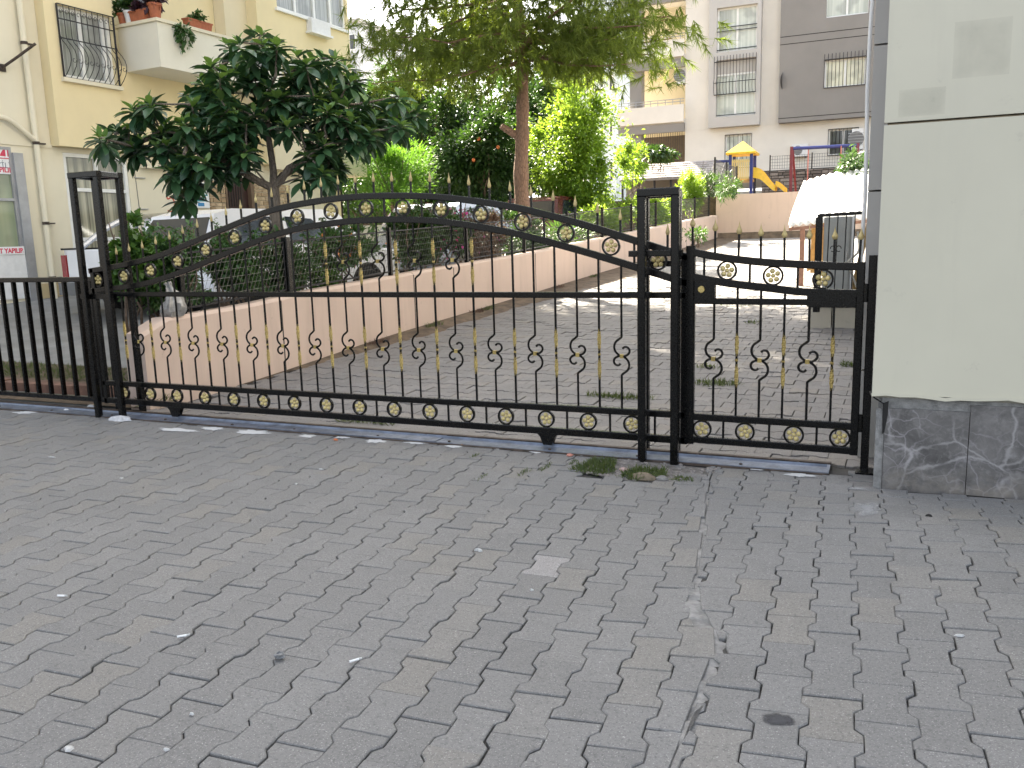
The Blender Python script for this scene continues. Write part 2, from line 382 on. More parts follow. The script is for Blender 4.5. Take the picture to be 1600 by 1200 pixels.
# ------------------------------------------------------------------ interlocking paving blocks
def ipoly(w, L, t=.17, gap=.004):
    a, b = .5 * w * (1 + t) - gap / 2, .5 * w * (1 - t) - gap / 2; h = L / 2 - gap / 2
    y1, y2 = L * .315, L * .195
    r = [(a, -h), (a, -y1), (b, -y2), (b, y2), (a, y1), (a, h)]
    return r + [(-x, -y) for x, y in r]
def clip(poly, n, d):
    """keep the side n.p <= d"""
    out = []
    for i in range(len(poly)):
        p, q = poly[i], poly[(i + 1) % len(poly)]
        sp, sq = p[0] * n[0] + p[1] * n[1] - d, q[0] * n[0] + q[1] * n[1] - d
        if sp <= 0: out.append(p)
        if (sp < 0) != (sq < 0):
            k = sp / (sp - sq); out.append((p[0] + (q[0] - p[0]) * k, p[1] + (q[1] - p[1]) * k))
    return out
def block(mb, poly, zf, dz, tilt, c):
    """one block: chamfered top, vertical sides; poly in world xy"""
    n = len(poly); cx = sum(p[0] for p in poly) / n; cy = sum(p[1] for p in poly) / n
    ar = sum(poly[i][0] * poly[(i + 1) % n][1] - poly[(i + 1) % n][0] * poly[i][1] for i in range(n))
    if ar < 0: poly = poly[::-1]
    top, low, bot = [], [], []
    zz = lambda x, y: zf(x, y) + dz + tilt[0] * (x - cx) + tilt[1] * (y - cy)
    for i in range(n):
        p0, p, p1 = [np.array(poly[k % n]) for k in (i - 1, i, i + 1)]
        e0 = p - p0; e1 = p1 - p; e0 /= np.linalg.norm(e0) + 1e-9; e1 /= np.linalg.norm(e1) + 1e-9
        nn = np.array([-e0[1] - e1[1], e0[0] + e1[0]]); l = np.linalg.norm(nn); nn = nn / l if l > .2 else nn * 0
        q = p + nn * .0035
        top.append((q[0], q[1], zz(*q))); low.append((p[0], p[1], zz(*p) - .0030)); bot.append((p[0], p[1], zz(*p) - .03))
    mb.add(top + low + bot, [tuple(range(n))] + [(n + i, n + (i + 1) % n, (i + 1) % n, i) for i in range(n)] + [(2 * n + i, 2 * n + (i + 1) % n, n + (i + 1) % n, n + i) for i in range(n)])
SEAM = [(-.437, -3), (-.437, 2.053), (-.439, 2.326), (-.439, 2.53), (-.454, 2.70), (-.56, 2.831), (-.60, 3.037), (-.70, 3.724), (-.83, 4.613), (-.87, 6)]
SEAMGAP = [(2.08, .034, .045), (2.22, .014, .03), (2.34, .022, .04), (2.52, .016, .035), (2.70, .024, .03), (2.85, .040, .05), (3.03, .034, .05), (3.42, .016, .06), (3.75, .018, .07), (4.2, .008, .08)]
def sgap(y): return .0016 + sum(a * math.exp(-((y - c) / w) ** 2) for c, a, w in SEAMGAP) + .003 * math.sin(y * 37) ** 2
def xseam(y): return float(np.interp(y, [p[1] for p in SEAM], [p[0] for p in SEAM]))
DIRT = [(-1.62, 4.50), (-1.50, 4.82), (-.80, 4.80), (-.84, 4.66), (-.97, 4.47), (-1.2, 4.40), (-1.42, 4.44)]
def inside(p, poly):
    c = False
    for i in range(len(poly)):
        a, b = poly[i], poly[i - 1]
        if (a[1] > p[1]) != (b[1] > p[1]) and p[0] < (b[0] - a[0]) * (p[1] - a[1]) / (b[1] - a[1]) + a[0]: c = not c
    return c
def lay(o, u, v, w, L, keep, clips, rng, ok):
    """running bond of I-blocks: column i, block j; columns run along v"""
    out = []; u, v, o = np.array(u), np.array(v), np.array(o)
    base = ipoly(1, 1, .17, 0)
    for i in range(-90, 90):
        for j in range(-70, 70):
            c = o + u * i + v * (j + (.5 if i % 2 == 0 else 0))
            if not keep(c): continue
            g = .0022 + rng.random() ** 3 * .0045
            su, sv = 1 - g / np.linalg.norm(u), 1 - g / np.linalg.norm(v)
            th = rng.gauss(0, .006); ct, st = math.cos(th), math.sin(th)
            jx, jy = rng.gauss(0, .0012), rng.gauss(0, .0012)
            poly = []
            for a, b in base:
                p = u * a * su + v * b * sv
                poly.append((c[0] + jx + p[0] * ct - p[1] * st, c[1] + jy + p[0] * st + p[1] * ct))
            whole = True
            for n, d in clips(c):
                q = clip(poly, n, d)
                if len(q) != len(poly): whole = False
                poly = q
                if len(poly) < 3: break
            if len(poly) < 3: continue
            ar = abs(sum(poly[k][0] * poly[(k + 1) % len(poly)][1] - poly[(k + 1) % len(poly)][0] * poly[k][1] for k in range(len(poly)))) / 2
            if ar < .0016: continue
            if not ok(c): continue
            out.append((c, poly))
    return out
def seen(c, mx=260, zf=g_front):
    if c[1] < .7: return False
    x, y, d = proj((c[0], c[1], zf(*c)))
    return d > .3 and -mx < x < 1600 + mx and y < 1200 + mx
rng = random.Random(21)
def clips_left(c):
    y = c[1]; s0, s1 = xseam(y - .15), xseam(y + .15); n = np.array([.3, -(s1 - s0)]); n /= np.linalg.norm(n)
    return [(n, float(n @ np.array([xseam(y) - sgap(y), y])))]
def clips_right(c):
    y = c[1]; s0, s1 = xseam(y - .15), xseam(y + .15); n = np.array([-.3, (s1 - s0)]); n /= np.linalg.norm(n)
    r = [(n, float(n @ np.array([xseam(y) + sgap(y + .03), y])))]
    if c[0] > .06: r.append(((0, 1), 4.60 + .012 * math.sin(c[0] * 9)))
    return r
blocks = lay((-1.1415, 1.9166), (.1382, .0088), (.0164, -.2157), 0, 0, lambda c: c[0] < xseam(c[1]) + .2 and c[0] > -10.5 and c[1] < 5.06 and seen(c), clips_left, rng, lambda c: not inside(c, DIRT))
blocks += lay((-.1126, 3.1865), (.1364, .0061), (.0086, -.2089), 0, 0, lambda c: c[0] > xseam(c[1]) - .2 and c[0] < 3 and (c[1] < 4.95 if c[0] < .05 else c[1] < 4.66) and seen(c), clips_right, rng, lambda c: not inside(c, DIRT))
def lay_out(blocks, base, zf, mt, rng, special=None, pieces=300, dzs=.0018):
    def vis(b):
        x, y, d = proj((b[0][0], b[0][1], zf(*b[0])))
        return (0 if (0 <= x <= 1600 and 0 <= y <= 1200) else 50) + d
    blocks.sort(key=vis); rest = MB()
    for k, (c, poly) in enumerate(blocks):
        dz, tl = rng.gauss(0, dzs), (rng.gauss(0, .010), rng.gauss(0, .008))
        if k < pieces:
            mb = MB(); block(mb, [(p[0] - c[0], p[1] - c[1]) for p in poly], lambda x, y: zf(x + c[0], y + c[1]) - zf(*c), dz, tl, c)
            m2, lb = mt, None
            if special is not None and math.hypot(c[0] - special[0], c[1] - special[1]) < special[2]: m2, lb, special = PAVE_PALE, "paler paving block", None
            piece("paving_block", mb.mesh("paving_block", m2), base, (c[0], c[1], zf(*c)), label=lb)
        else: block(rest, poly, zf, dz, tl, c)
    o = bpy.data.objects.new("paving_blocks", rest.mesh("paving_blocks", mt)); COL.objects.link(o); o.parent = base; o['kind'] = 'stuff'
lay_out(blocks, forecourt, g_front, PAVE, rng, (-1.248, 3.123, .10))
yb = lay((-2.0, 8.0), (.003, .142), (.213, -.002), 0, 0, lambda c: c[1] > 5.12 and c[1] < YARD_Y1 and c[0] > XW(c[1]) + .05 and c[0] < 1.2, lambda c: [], rng, lambda c: True)
yb = [b for b in yb if -150 < proj((b[0][0], b[0][1], g_yard(*b[0])))[0] < 1560]
lay_out(yb, driveway, g_yard, PAVE_YARD, rng, None, 300, .003)

# mortar poured into the seam between the two fields
mb = MB(); sy = lin(1.0, 4.45, 150); rr = random.Random(4)
for y in sy:
    x = xseam(y); h = -.0035 if sgap(y) > .013 else -.010
    mb.v += [(x - .09, y, g_front(x, y) - .014), (x - .03, y, g_front(x, y) + h + rr.uniform(-.002, .001)), (x + .03, y, g_front(x, y) + h + rr.uniform(-.002, .001)), (x + .09, y, g_front(x, y) - .014)]
for i in range(150):
    for j in range(3): mb.f.append((4 * i + j, 4 * i + j + 1, 4 * i + j + 5, 4 * i + j + 4))
struct("mortar_seam", mb, MORTAR)
# ------------------------------------------------------------------ gates
def smooth(pts, n=8):
    P = [np.array(p, float) for p in pts]; P = [2 * P[0] - P[1]] + P + [2 * P[-1] - P[-2]]; out = []
    for i in range(1, len(P) - 2):
        for k in range(n):
            t = k / n; a, b, c, d = P[i - 1:i + 3]
            out.append(.5 * ((2 * b) + (c - a) * t + (2 * a - 5 * b + 4 * c - d) * t * t + (3 * b - a - 3 * c + d) * t ** 3))
    return out + [P[-2]]
S_HALF = smooth([(0, .118), (-.013, .106), (-.036, .088), (-.047, .060), (-.041, .030), (-.022, .010), (0, 0), (.025, .003), (.044, .016), (.050, .034), (.041, .052), (.022, .058), (.006, .047)], 3)
def scroll_bar(z0, z1, zc):
    mb = MB()
    mb.tube([(0, 0, z1), (0, 0, zc + .13)] + [(x, 0, z + zc) for x, z in S_HALF], .0072, 6)
    mb.tube([(0, 0, z0), (0, 0, zc - .13)] + [(-x, 0, zc - z) for x, z in S_HALF], .0072, 6)
    return mb
RING = MB()
for a in range(24):
    a0 = 2 * math.pi * a / 24
    for dy in (-.009, .009):
        for r in (.046, .057): RING.v.append((r * math.cos(a0), dy, r * math.sin(a0)))
for a in range(24):
    i, j = a * 4, ((a + 1) % 24) * 4
    RING.f += [(i, j, j + 1, i + 1), (i + 3, j + 3, j + 2, i + 2), (i + 1, j + 1, j + 3, i + 3), (i + 2, j + 2, j, i)]
ring_me = RING.mesh("rosette_ring", BLACK, True)
fl = MB(); fl.ball((0, 0, 0), .0125, 8, 5, (1, .9, 1))
for k in range(5):
    a = math.pi / 2 + k * 2 * math.pi / 5; fl.ball((.027 * math.cos(a), 0, .027 * math.sin(a)), .0148, 8, 5, (1, .75, 1))
flower_me = fl.mesh("rosette", GOLDROS, True)
tw = MB(); prof = []
for i in range(25):
    z = -.165 + .33 * i / 24; q = abs(z) / .165
    prof.append((.0066 + .0060 * max(0, math.sin(math.pi * min(1, max(0, (q - .1) / .9)))) ** 1.2 + (.004 if q < .08 else 0), z))
tw.lathe(prof, 5, (0, 0, 0), 'z', .55)
twist_me = tw.mesh("twist_collar", GOLD)
kn = MB().box(-.011, .011, -.011, .011, -.012, .012); knot_me = kn.mesh("knot", GOLD)
sp = MB()
sp.lathe([(.0055, -.004), (.010, .004), (.0125, .014), (.0105, .026), (.0055, .042), (.002, .060), (.0006, .068)], 8); sp.rot(Matrix.Diagonal((1, .62, 1, 1)))
spear_me = sp.mesh("spearhead", GOLDDULL, True)
sp2 = MB(); sp2.lathe([(.005, -.004), (.012, .004), (.017, .016), (.012, .028), (.006, .042), (.002, .060), (.0006, .072)], 8); sp2.rot(Matrix.Diagonal((1, .5, 1, 1)))
spear2_me = sp2.mesh("spearhead", GOLDDULL, True)

def gate_bar(root, kind, x, y, z0, z1, zc, upper=None):
    """an upright of the gate from z0 to z1; its gilded collars are its children"""
    ox, oy, oz = root.location
    mb = MB()
    if kind == 's':
        t = scroll_bar(z0, z1 if upper is None else (zc + upper) / 2, zc); mb.add(t.v, t.f)
        if upper is not None: t = scroll_bar((zc + upper) / 2, z1, upper); mb.add(t.v, t.f)
    else: mb.bar((0, 0, z0), (0, 0, z1), .0125, up=(0, 1, 0))
    b = piece("scroll_bar" if kind == 's' else "upright_bar", mb.mesh("gate_bar", BLACK, kind == 's'), root, (x - ox, y - oy, -oz))
    for z in (zc,) + ((upper,) if upper is not None else ()):
        piece("knot" if kind == 's' else "twist_collar", knot_me if kind == 's' else twist_me, b, (0, 0, z), (0, 0, R.uniform(0, 3)))
    return b
def rosette(root, x, y, z):
    ox, oy, oz = root.location
    r = piece("rosette_ring", ring_me, root, (x - ox, y - oy, z - oz), (0, R.gauss(0, .05), 0))
    piece("rosette", flower_me, r, (0, 0, 0), (0, R.gauss(0, .12), 0))
def spear(root, x, y, z, me, lift):
    ox, oy, oz = root.location
    mb = MB().bar((0, 0, -.01), (0, 0, lift), .0125)
    b = piece("spear_bar", mb.mesh("spear_bar", BLACK), root, (x - ox, y - oy, z - oz), (R.gauss(0, .01), R.gauss(0, .015), 0))
    piece("spearhead", me, b, (0, 0, lift), (0, 0, R.gauss(0, .15)))
YG = 4.97
def interp(pts):
    S = smooth(pts, 10); return lambda x: float(np.interp(x, [p[0] for p in S], [p[1] for p in S]))
UP = [(-5.88, 1.178), (-5.458, 1.228), (-5.10, 1.292), (-4.782, 1.378), (-4.159, 1.552), (-3.87, 1.609), (-3.487, 1.644), (-3.2, 1.650), (-2.879, 1.638), (-2.595, 1.613), (-2.146, 1.538), (-1.724, 1.428), (-1.325, 1.300), (-1.04, 1.205)]
LO = [(-5.88, 1.020), (-5.383, 1.062), (-5.10, 1.115), (-4.806, 1.188), (-4.299, 1.336), (-3.886, 1.437), (-3.5, 1.481), (-3.187, 1.492), (-2.889, 1.484), (-2.603, 1.458), (-2.151, 1.378), (-1.727, 1.266), (-1.326, 1.146), (-1.04, 1.055)]
zu, zl = interp(UP), interp(LO)
slide = thing("sliding_gate", "wide black wrought iron sliding gate with arched top, gold spearheads and gold flower rosettes", "gate", (-3.45, YG, 0))
SEC = [(-.021, -.016), (-.017, -.020), (.017, -.020), (.021, -.016), (.021, .016), (.017, .020), (-.017, .020), (-.021, .016)]
for nm, pts in (("top_rail", UP), ("arched_rail", LO)):
    part(nm, MB().sweep([(p[0], YG, p[1]) for p in smooth(pts, 6)], SEC), BLACK, slide, smooth=True)
part("middle_rail", MB().bar((-5.86, YG, .992), (-1.05, YG, .986), .036, .04), BLACK, slide)
part("upper_bottom_rail", MB().bar((-5.86, YG, .262), (-1.05, YG, .268), .04, .04), BLACK, slide)
part("bottom_rail", MB().bar((-5.86, YG, .117), (-1.05, YG, .112), .045, .04), BLACK, slide)
part("end_stile", MB().bar((-5.85, YG, .09), (-5.85, YG, 1.20), .04, .04), BLACK, slide)
part("end_stile", MB().bar((-1.055, YG, .09), (-1.055, YG, 1.22), .04, .04), BLACK, slide)
part("stop_plate", MB().box(-5.90, -5.70, YG + .024, YG + .030, 1.02, 1.20), BLACK, slide)
for j in range(31):
    x = -1.30 - .1424 * j; kind = 's' if j % 2 == 1 else 'g'
    up = None
    if -3.62 < x < -2.38: up = 1.205 if kind == 'g' else 1.215
    gate_bar(slide, kind, x, YG, .275, zl(x), .613 if kind == 's' else .62, up)
for j in range(32):
    x = -1.16 - .1424 * j
    if x > -5.85: spear(slide, x, YG, zu(x) + .018, spear_me, .075)
for j in range(17):
    x = -1.217 - .2866 * j; rosette(slide, x, YG, (zu(x) + zl(x)) / 2)
    if j < 16:
        xm = x - .1433; part("stub_bar", MB().bar((xm, YG, zl(xm)), (xm, YG, zu(xm)), .0125), BLACK, slide)
for j in range(16):
    x = -1.377 - .2848 * j; rosette(slide, x, YG, .190)
    for xm in ((x - .1424,) if j else (x - .1424, x + .1424)):
        part("stub_bar", MB().bar((xm, YG, .12), (xm, YG, .26), .0125), BLACK, slide)
for x in (-5.105, -1.935):
    mb = MB().prism([(x - .075, YG - .024, .10), (x + .075, YG - .024, .10), (x + .05, YG - .024, .075), (x + .028, YG - .024, .022), (x - .028, YG - .024, .022), (x - .05, YG - .024, .075)], (0, .048, 0))
    w = part("wheel_housing", mb, BLACK, slide)
    part("roller_wheel", MB().lathe([(.020, -.012), (.032, -.010), (.026, 0), (.032, .010), (.020, .012)], 16, (x, YG, .036), 'y'), CHROME, w, smooth=True)
# floor track
trk = thing("gate_track", "long blue-grey steel floor track along the paving under the sliding gate", "gate track", (-3.7, 4.94, 0))
mb = MB()
segs = [(-8.6, .0), (-7.1, .003), (-5.7, .0), (-4.2, .004), (-2.7, .0), (-1.4, .002), (-.22, -.002)]
for (xa, za), (xb, zb) in zip(segs, segs[1:]):
    mb2 = MB().box(xa, xb - .004, 4.84, 5.02, .002, .012); mb2.v = [(v[0], v[1] + .006 * math.sin(v[0] * 1.3), v[2] + za) for v in mb2.v]; mb.add(mb2.v, mb2.f)
part("track_plate", mb, STEEL, trk)
part("running_rail", MB().prism([(-8.6, 4.957, .012), (-8.6, 4.983, .012), (-8.6, 4.970, .027)], (8.36, 0, 0)), STEEL, trk)
part("edge_angle", MB().box(-8.6, -.22, 5.022, 5.052, -.002, .022), RUST, trk)
part("edge_angle", MB().box(-8.6, -.22, 4.826, 4.838, -.004, .010), RUST, trk)
bolt_me = MB().lathe([(.011, 0), (.011, .006), (.005, .009)], 6).mesh("bolt", RUST)
for i in range(26):
    piece("bolt", bolt_me, trk, (-8.3 + i * .318 + R.uniform(-.05, .05) + 3.7, -.075 + (i % 2) * .13 + .01, .012))
# guide towers the gate slides through
def tower(label, xs, ys, h, plate=None):
    t = thing("gate_post", label, "gate post", (sum(xs) / 2, sum(ys) / 2, 0), 0, "guide frames the gate slides through")
    k = -.045        # the rear pair stands a little further left
    for x in xs:
        for y, d in ((ys[0], 0), (ys[1], k)): part("post", MB().bar((x + d, y, -.01), (x + d, y, h), .046), BLACK, t)
    for y, d in ((ys[0], 0), (ys[1], k)): part("cap_bar", MB().bar((xs[0] - .023 + d, y, h + .023), (xs[1] + .023 + d, y, h + .023), .046), BLACK, t)
    for x in xs: part("cap_bar", MB().bar((x, ys[0] + .0235, h + .0225), (x + k, ys[1] - .0235, h + .0225), .044, up=(1, 0, 0)), BLACK, t)
    return t
tl = tower("tall black open box frame post at the left end of the gate", (-5.80, -5.535), (4.83, 5.075), 1.895)
part("guide_plate", MB().box(-5.90, -5.50, 4.860, 4.868, .96, 1.0), BLACK, tl)
tr = tower("shorter black open box frame post between the sliding gate and the small gate", (-1.275, -1.080), (4.82, 5.075), 1.555)
part("guide_bar", MB().bar((-1.36, 4.865, 1.235), (-1.05, 4.865, 1.235), .035, .05), BLACK, tr)
part("guide_bar", MB().bar((-1.30, 5.03, 1.17), (-1.05, 5.03, 1.17), .035, .05), BLACK, tr)
# small gate
ped = thing("pedestrian_gate", "narrow black iron walk-through gate with sagging curved top beside the marble pillar", "gate", (-.55, YG, 0))
UPs = [(-1.02, 1.238), (-.90, 1.212), (-.766, 1.190), (-.6, 1.170), (-.419, 1.157), (-.25, 1.146), (-.10, 1.140)]
LOs = [(-1.02, 1.095), (-.883, 1.068), (-.75, 1.047), (-.586, 1.027), (-.45, 1.010), (-.313, 1.000), (-.10, .995)]
zus, zls = interp(UPs), interp(LOs)
for nm, pts in (("top_rail", UPs), ("curved_rail", LOs)): part(nm, MB().sweep([(p[0], YG, p[1]) for p in smooth(pts, 5)], SEC), BLACK, ped, smooth=True)
part("middle_rail", MB().bar((-1.0, YG, .952), (-.10, YG, .946), .034, .036), BLACK, ped)
part("upper_bottom_rail", MB().bar((-1.0, YG, .262), (-.10, YG, .258), .04, .04), BLACK, ped)
part("bottom_rail", MB().bar((-1.0, YG, .122), (-.10, YG, .118), .04, .04), BLACK, ped)
part("lock_stile", MB().bar((-1.022, YG, .095), (-1.022, YG, 1.272), .05, .042), BLACK, ped)
part("hinge_stile", MB().bar((-.103, YG, .095), (-.103, YG, 1.165), .042, .042), BLACK, ped)
lk = part("lock_plate", MB().box(-.996, -.880, YG - .024, YG + .024, .952, 1.085), BLACK, ped)
part("lock_cylinder", MB().lathe([(.019, -.034), (.021, -.030), (.021, -.022)], 18, (-.955, YG, 1.022), 'y'), BRASS, lk, smooth=True)
part("hinge_plate", MB().box(-.375, -.124, YG - .022, YG - .014, .925, 1.0), BLACK, ped)
for k, x in enumerate((-.885, -.753, -.623, -.493, -.361, -.233)):
    gate_bar(ped, 's' if k % 2 == 0 else 'g', x, YG, .27, (zls(x)), .613 if k % 2 == 0 else .61)
for x in (-1.012, -.884, -.752, -.629, -.502, -.370, -.242, -.114): spear(ped, x, YG, zus(x) + .018, spear2_me, .125)
for x in (-.815, -.560, -.296): rosette(ped, x, YG, (zus(x) + zls(x)) / 2)
for x in (-.945, -.6875, -.428): part("stub_bar", MB().bar((x, YG, zls(x)), (x, YG, zus(x)), .0125), BLACK, ped)
for x in (-.948, -.698, -.425, -.178): rosette(ped, x, YG, .187)
for x in (-.823, -.5615, -.3015): part("stub_bar", MB().bar((x, YG, .125), (x, YG, .25), .0125), BLACK, ped)
hp = thing("hinge_post", "slim black square post carrying the small gate next to the cream cladding", "post", (-.045, YG, 0))
part("post", MB().bar((-.045, YG, 0), (-.045, YG, 1.20), .042), BLACK, hp)
for z in (.28, 1.0): part("hinge", MB().lathe([(.012, z - .05), (.012, z + .05)], 10, (-.0745, YG - .012, 0)), BLACK, hp)
part("base_plate", MB().box(-.09, .01, YG - .07, YG + .05, .0, .012), BLACK, hp)
# railing left of the gate
fe = thing("railing_fence", "plain black railing of flat bars on the far left beside the gate post", "railing", (-7.2, 5.10, 0))
part("top_rail", MB().bar((-9.2, 5.10, 1.105), (-5.86, 5.10, 1.105), .04, .05), BLACK, fe)
part("bottom_rail", MB().bar((-9.2, 5.10, .085), (-5.86, 5.10, .085), .04, .045), BLACK, fe)
for k in range(19):
    x = -6.045 - .1573 * k; part("bar", MB().bar((x, 5.10, .1), (x, 5.10, 1.085), .024, .038), BLACK, fe)
# ------------------------------------------------------------------ building on the right
rb = thing("clad_building", "cream panel clad building corner with grey veined marble base on the right", "building", (4, 10, 0))
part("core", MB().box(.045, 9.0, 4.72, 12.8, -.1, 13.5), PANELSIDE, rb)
LIT_EDGE = plain("tan_lit_edge", (.30, .24, .16), .8, 0, .3, 12)
for z in (1.838, 3.20, 4.55): part("lit_edge_strip", MB().box(-.002, 8.9, 4.640, 4.664, z - .0055, z + .0015), LIT_EDGE, rb)  # tan strip in each seam paints the lower panel's top edge as lit
part("back_board", MB().box(-.004, 9.0, 4.665, 4.715, .50, 13.5), DARK, rb)
zs = [.502, 1.838, 3.20, 4.55, 5.9, 7.25, 8.6, 9.95, 11.3, 12.65, 13.5]
for a, b in zip(zs, zs[1:]):
    for x0, x1 in ((-.020, 1.62), (1.635, 3.28), (3.295, 4.9), (4.915, 6.6), (6.615, 8.98)):
        mb = MB().box(x0, x1, 4.62, 4.660, a + .006, b - .006); part("cladding_panel", mb, PANEL, rb)
# lipped lower edge of the lowest panel, bent a little out of true
mb = MB(); n = 24
for i in range(n + 1):
    x = -.022 + 1.62 * i / n; w = .006 * math.sin(i * .9) + .004 * math.sin(i * 2.3)
    mb.v += [(x, 4.612, .515 + w), (x, 4.655, .500 + w * .5), (x, 4.655, .486), (x, 4.612, .497 + w)]
for i in range(n):
    for j in range(4): mb.f.append((4 * i + j, 4 * i + (j + 1) % 4, 4 * i + 4 + (j + 1) % 4, 4 * i + 4 + j))
mb.f += [(0, 1, 2, 3), tuple(4 * n + k for k in (3, 2, 1, 0))]
part("drip_edge", mb, PANEL, rb)
def marble_mat():
    mt, t, b = nodes("veined_grey_marble"); P = wpos(t)
    d = noise(t, 2.2, 5, .6, P); 
    mp = t.nodes.new("ShaderNodeMapping"); t.links.new(P, mp.inputs[0]); mp.inputs['Rotation'].default_value = (.4, .5, .7)
    ad = t.nodes.new("ShaderNodeVectorMath"); ad.operation = 'MULTIPLY_ADD'
    nz = t.nodes.new("ShaderNodeTexNoise"); nz.inputs['Scale'].default_value = 3.0; nz.inputs['Detail'].default_value = 6; t.links.new(P, nz.inputs['Vector'])
    t.links.new(nz.outputs['Color'], ad.inputs[0]); ad.inputs[1].default_value = (.35, .35, .35); t.links.new(mp.outputs[0], ad.inputs[2])
    v1 = t.nodes.new("ShaderNodeTexVoronoi"); v1.feature = 'DISTANCE_TO_EDGE'; v1.inputs['Scale'].default_value = 3.6; t.links.new(ad.outputs[0], v1.inputs['Vector'])
    v2 = t.nodes.new("ShaderNodeTexVoronoi"); v2.feature = 'DISTANCE_TO_EDGE'; v2.inputs['Scale'].default_value = 9; t.links.new(ad.outputs[0], v2.inputs['Vector'])
    n = noise(t, 5, 8, .7, P, .6)
    n9 = noise(t, 22, 8, .75, P, 1.2)
    col = mix_col(t, ramp(t, n, .3, .7), (.052, .049, .048), (.185, .175, .168))
    col = mix_col(t, ramp(t, n9, .50, .72, 0, .6), col, (.26, .25, .24))
    m2 = noise(t, 2.5, 3, .5, P)
    v2m = t.nodes.new("ShaderNodeMath"); v2m.operation = 'MULTIPLY'; t.links.new(ramp(t, v2.outputs[0], 0, .045, .7, 0), v2m.inputs[0]); t.links.new(ramp(t, m2, .45, .6), v2m.inputs[1])
    col = mix_col(t, v2m.outputs[0], col, (.30, .28, .29))
    v1m = t.nodes.new("ShaderNodeMath"); v1m.operation = 'MULTIPLY'; t.links.new(ramp(t, v1.outputs[0], .006, .04, .60, 0), v1m.inputs[0]); t.links.new(ramp(t, d, .42, .56), v1m.inputs[1])
    col = mix_col(t, v1m.outputs[0], col, (.36, .345, .34))
    dirt = noise(t, 9, 6, .7, P); sx = t.nodes.new("ShaderNodeSeparateXYZ"); t.links.new(P, sx.inputs[0])
    dm = t.nodes.new("ShaderNodeMath"); dm.operation = 'MULTIPLY'; t.links.new(ramp(t, dirt, .4, .65), dm.inputs[0]); t.links.new(ramp(t, sx.outputs[2], .05, .16, .6, 0), dm.inputs[1])
    col = mix_col(t, dm.outputs[0], col, (.25, .22, .18))
    t.links.new(col, b.inputs['Base Color']); b.inputs['Roughness'].default_value = .32
    return mt
MARBLE = marble_mat()
part("plinth_core", MB().box(.012, 9.0, 4.668, 4.72, -.1, .50), MORTAR, rb)
part("mortar_band", MB().box(.03, 3.0, 4.650, 4.667, .40, .50), MORTAR, rb)
for x0, x1, z0, z1 in ((.046, .4275, -.02, .435), (.431, .86, .012, .47), (.864, 1.5, .02, .47), (1.504, 3.0, .03, .47)):
    part("marble_slab", MB().box(x0, x1, 4.632, 4.649, z0, z1), MARBLE, rb)
part("corner_mortar", MB().box(.004, .044, 4.640, 4.667, -.05, .43), MORTAR, rb)
part("torn_foil_strip", MB().prism([(.032, 4.629, .46), (.060, 4.629, .475), (.058, 4.629, .40), (.046, 4.629, .31), (.036, 4.629, .30)], (0, .002, 0)), DARK, rb)
# faint ghosts of torn-off posters
GHOST = decal_mat("poster_ghost", (.40, .385, .32), .22, .80, 7, .20)
def ghost(x0, x1, z0, z1):
    mb = MB(); nx = nz = 8
    for i in range(nx + 1):
        for j in range(nz + 1): mb.v.append((x0 + (x1 - x0) * i / nx, 4.6195, z0 + (z1 - z0) * j / nz))
    mb.f = [(i * (nz + 1) + j, (i + 1) * (nz + 1) + j, (i + 1) * (nz + 1) + j + 1, i * (nz + 1) + j + 1) for i in range(nx) for j in range(nz)]
    o = part("glue_mark", mb, GHOST, rb); a = o.data.attributes.new('fade', 'FLOAT', 'POINT')
    for i in range(nx + 1):
        for j in range(nz + 1): a.data[i * (nz + 1) + j].value = (.42 if 0 < i < nx and 0 < j < nz else .20) * (1 if x1 < .3 or z0 > 2 else .6)
for a in ((.262, .495, 2.02, 2.27), (.04, .24, 1.865, 1.99), ): ghost(*a)
# set-back side cladding
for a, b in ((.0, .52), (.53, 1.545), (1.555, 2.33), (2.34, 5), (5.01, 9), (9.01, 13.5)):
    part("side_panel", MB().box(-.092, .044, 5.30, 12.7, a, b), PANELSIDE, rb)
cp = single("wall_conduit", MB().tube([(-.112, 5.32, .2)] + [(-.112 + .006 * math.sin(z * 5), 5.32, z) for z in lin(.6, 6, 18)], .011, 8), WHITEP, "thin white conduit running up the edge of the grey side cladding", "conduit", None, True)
# cable ends sticking out under the panel
single("loose_cable", MB().tube(smooth([(-.03, 4.70, .505), (-.02, 4.66, .492), (.01, 4.64, .474), (.035, 4.62, .462)], 4), .004, 5), BLACK, "short black cable end poking out under the cream cladding corner", "cable")

# ------------------------------------------------------------------ peach walls
pw = thing("retaining_wall", "long low peach painted wall rising along the left side of the driveway", "wall", (-5.3, 12, 0))
cuts = [5.20, 6.90, 9.35, 10.35, 13.0, 16.0, 19.2, 22.4, 25.9]
for a, b in zip(cuts, cuts[1:]):
    mb = MB(); k = 6
    for i in range(k + 1):
        y = a + .007 + (b - a - .014) * i / k; x = XW(y); zt = ZW(y); zb = g_yard(0, y) - .25
        r = .03
        if a == 5.20 and i == 0: zt -= .10
        mb.v += [(x, y, zb), (x, y, zt - r), (x - r, y, zt), (x - .19, y, zt - .004), (x - .22, y, zt - .03), (x - .22, y, zb)]
    for i in range(k):
        for j in range(5): mb.f.append((6 * i + j, 6 * i + j + 1, 6 * i + 6 + j + 1, 6 * i + 6 + j))
    mb.f += [(0, 1, 2, 3, 4, 5), tuple(6 * k + j for j in (5, 4, 3, 2, 1, 0))]
    part("wall_section", mb, PINK, pw)
mb = MB()
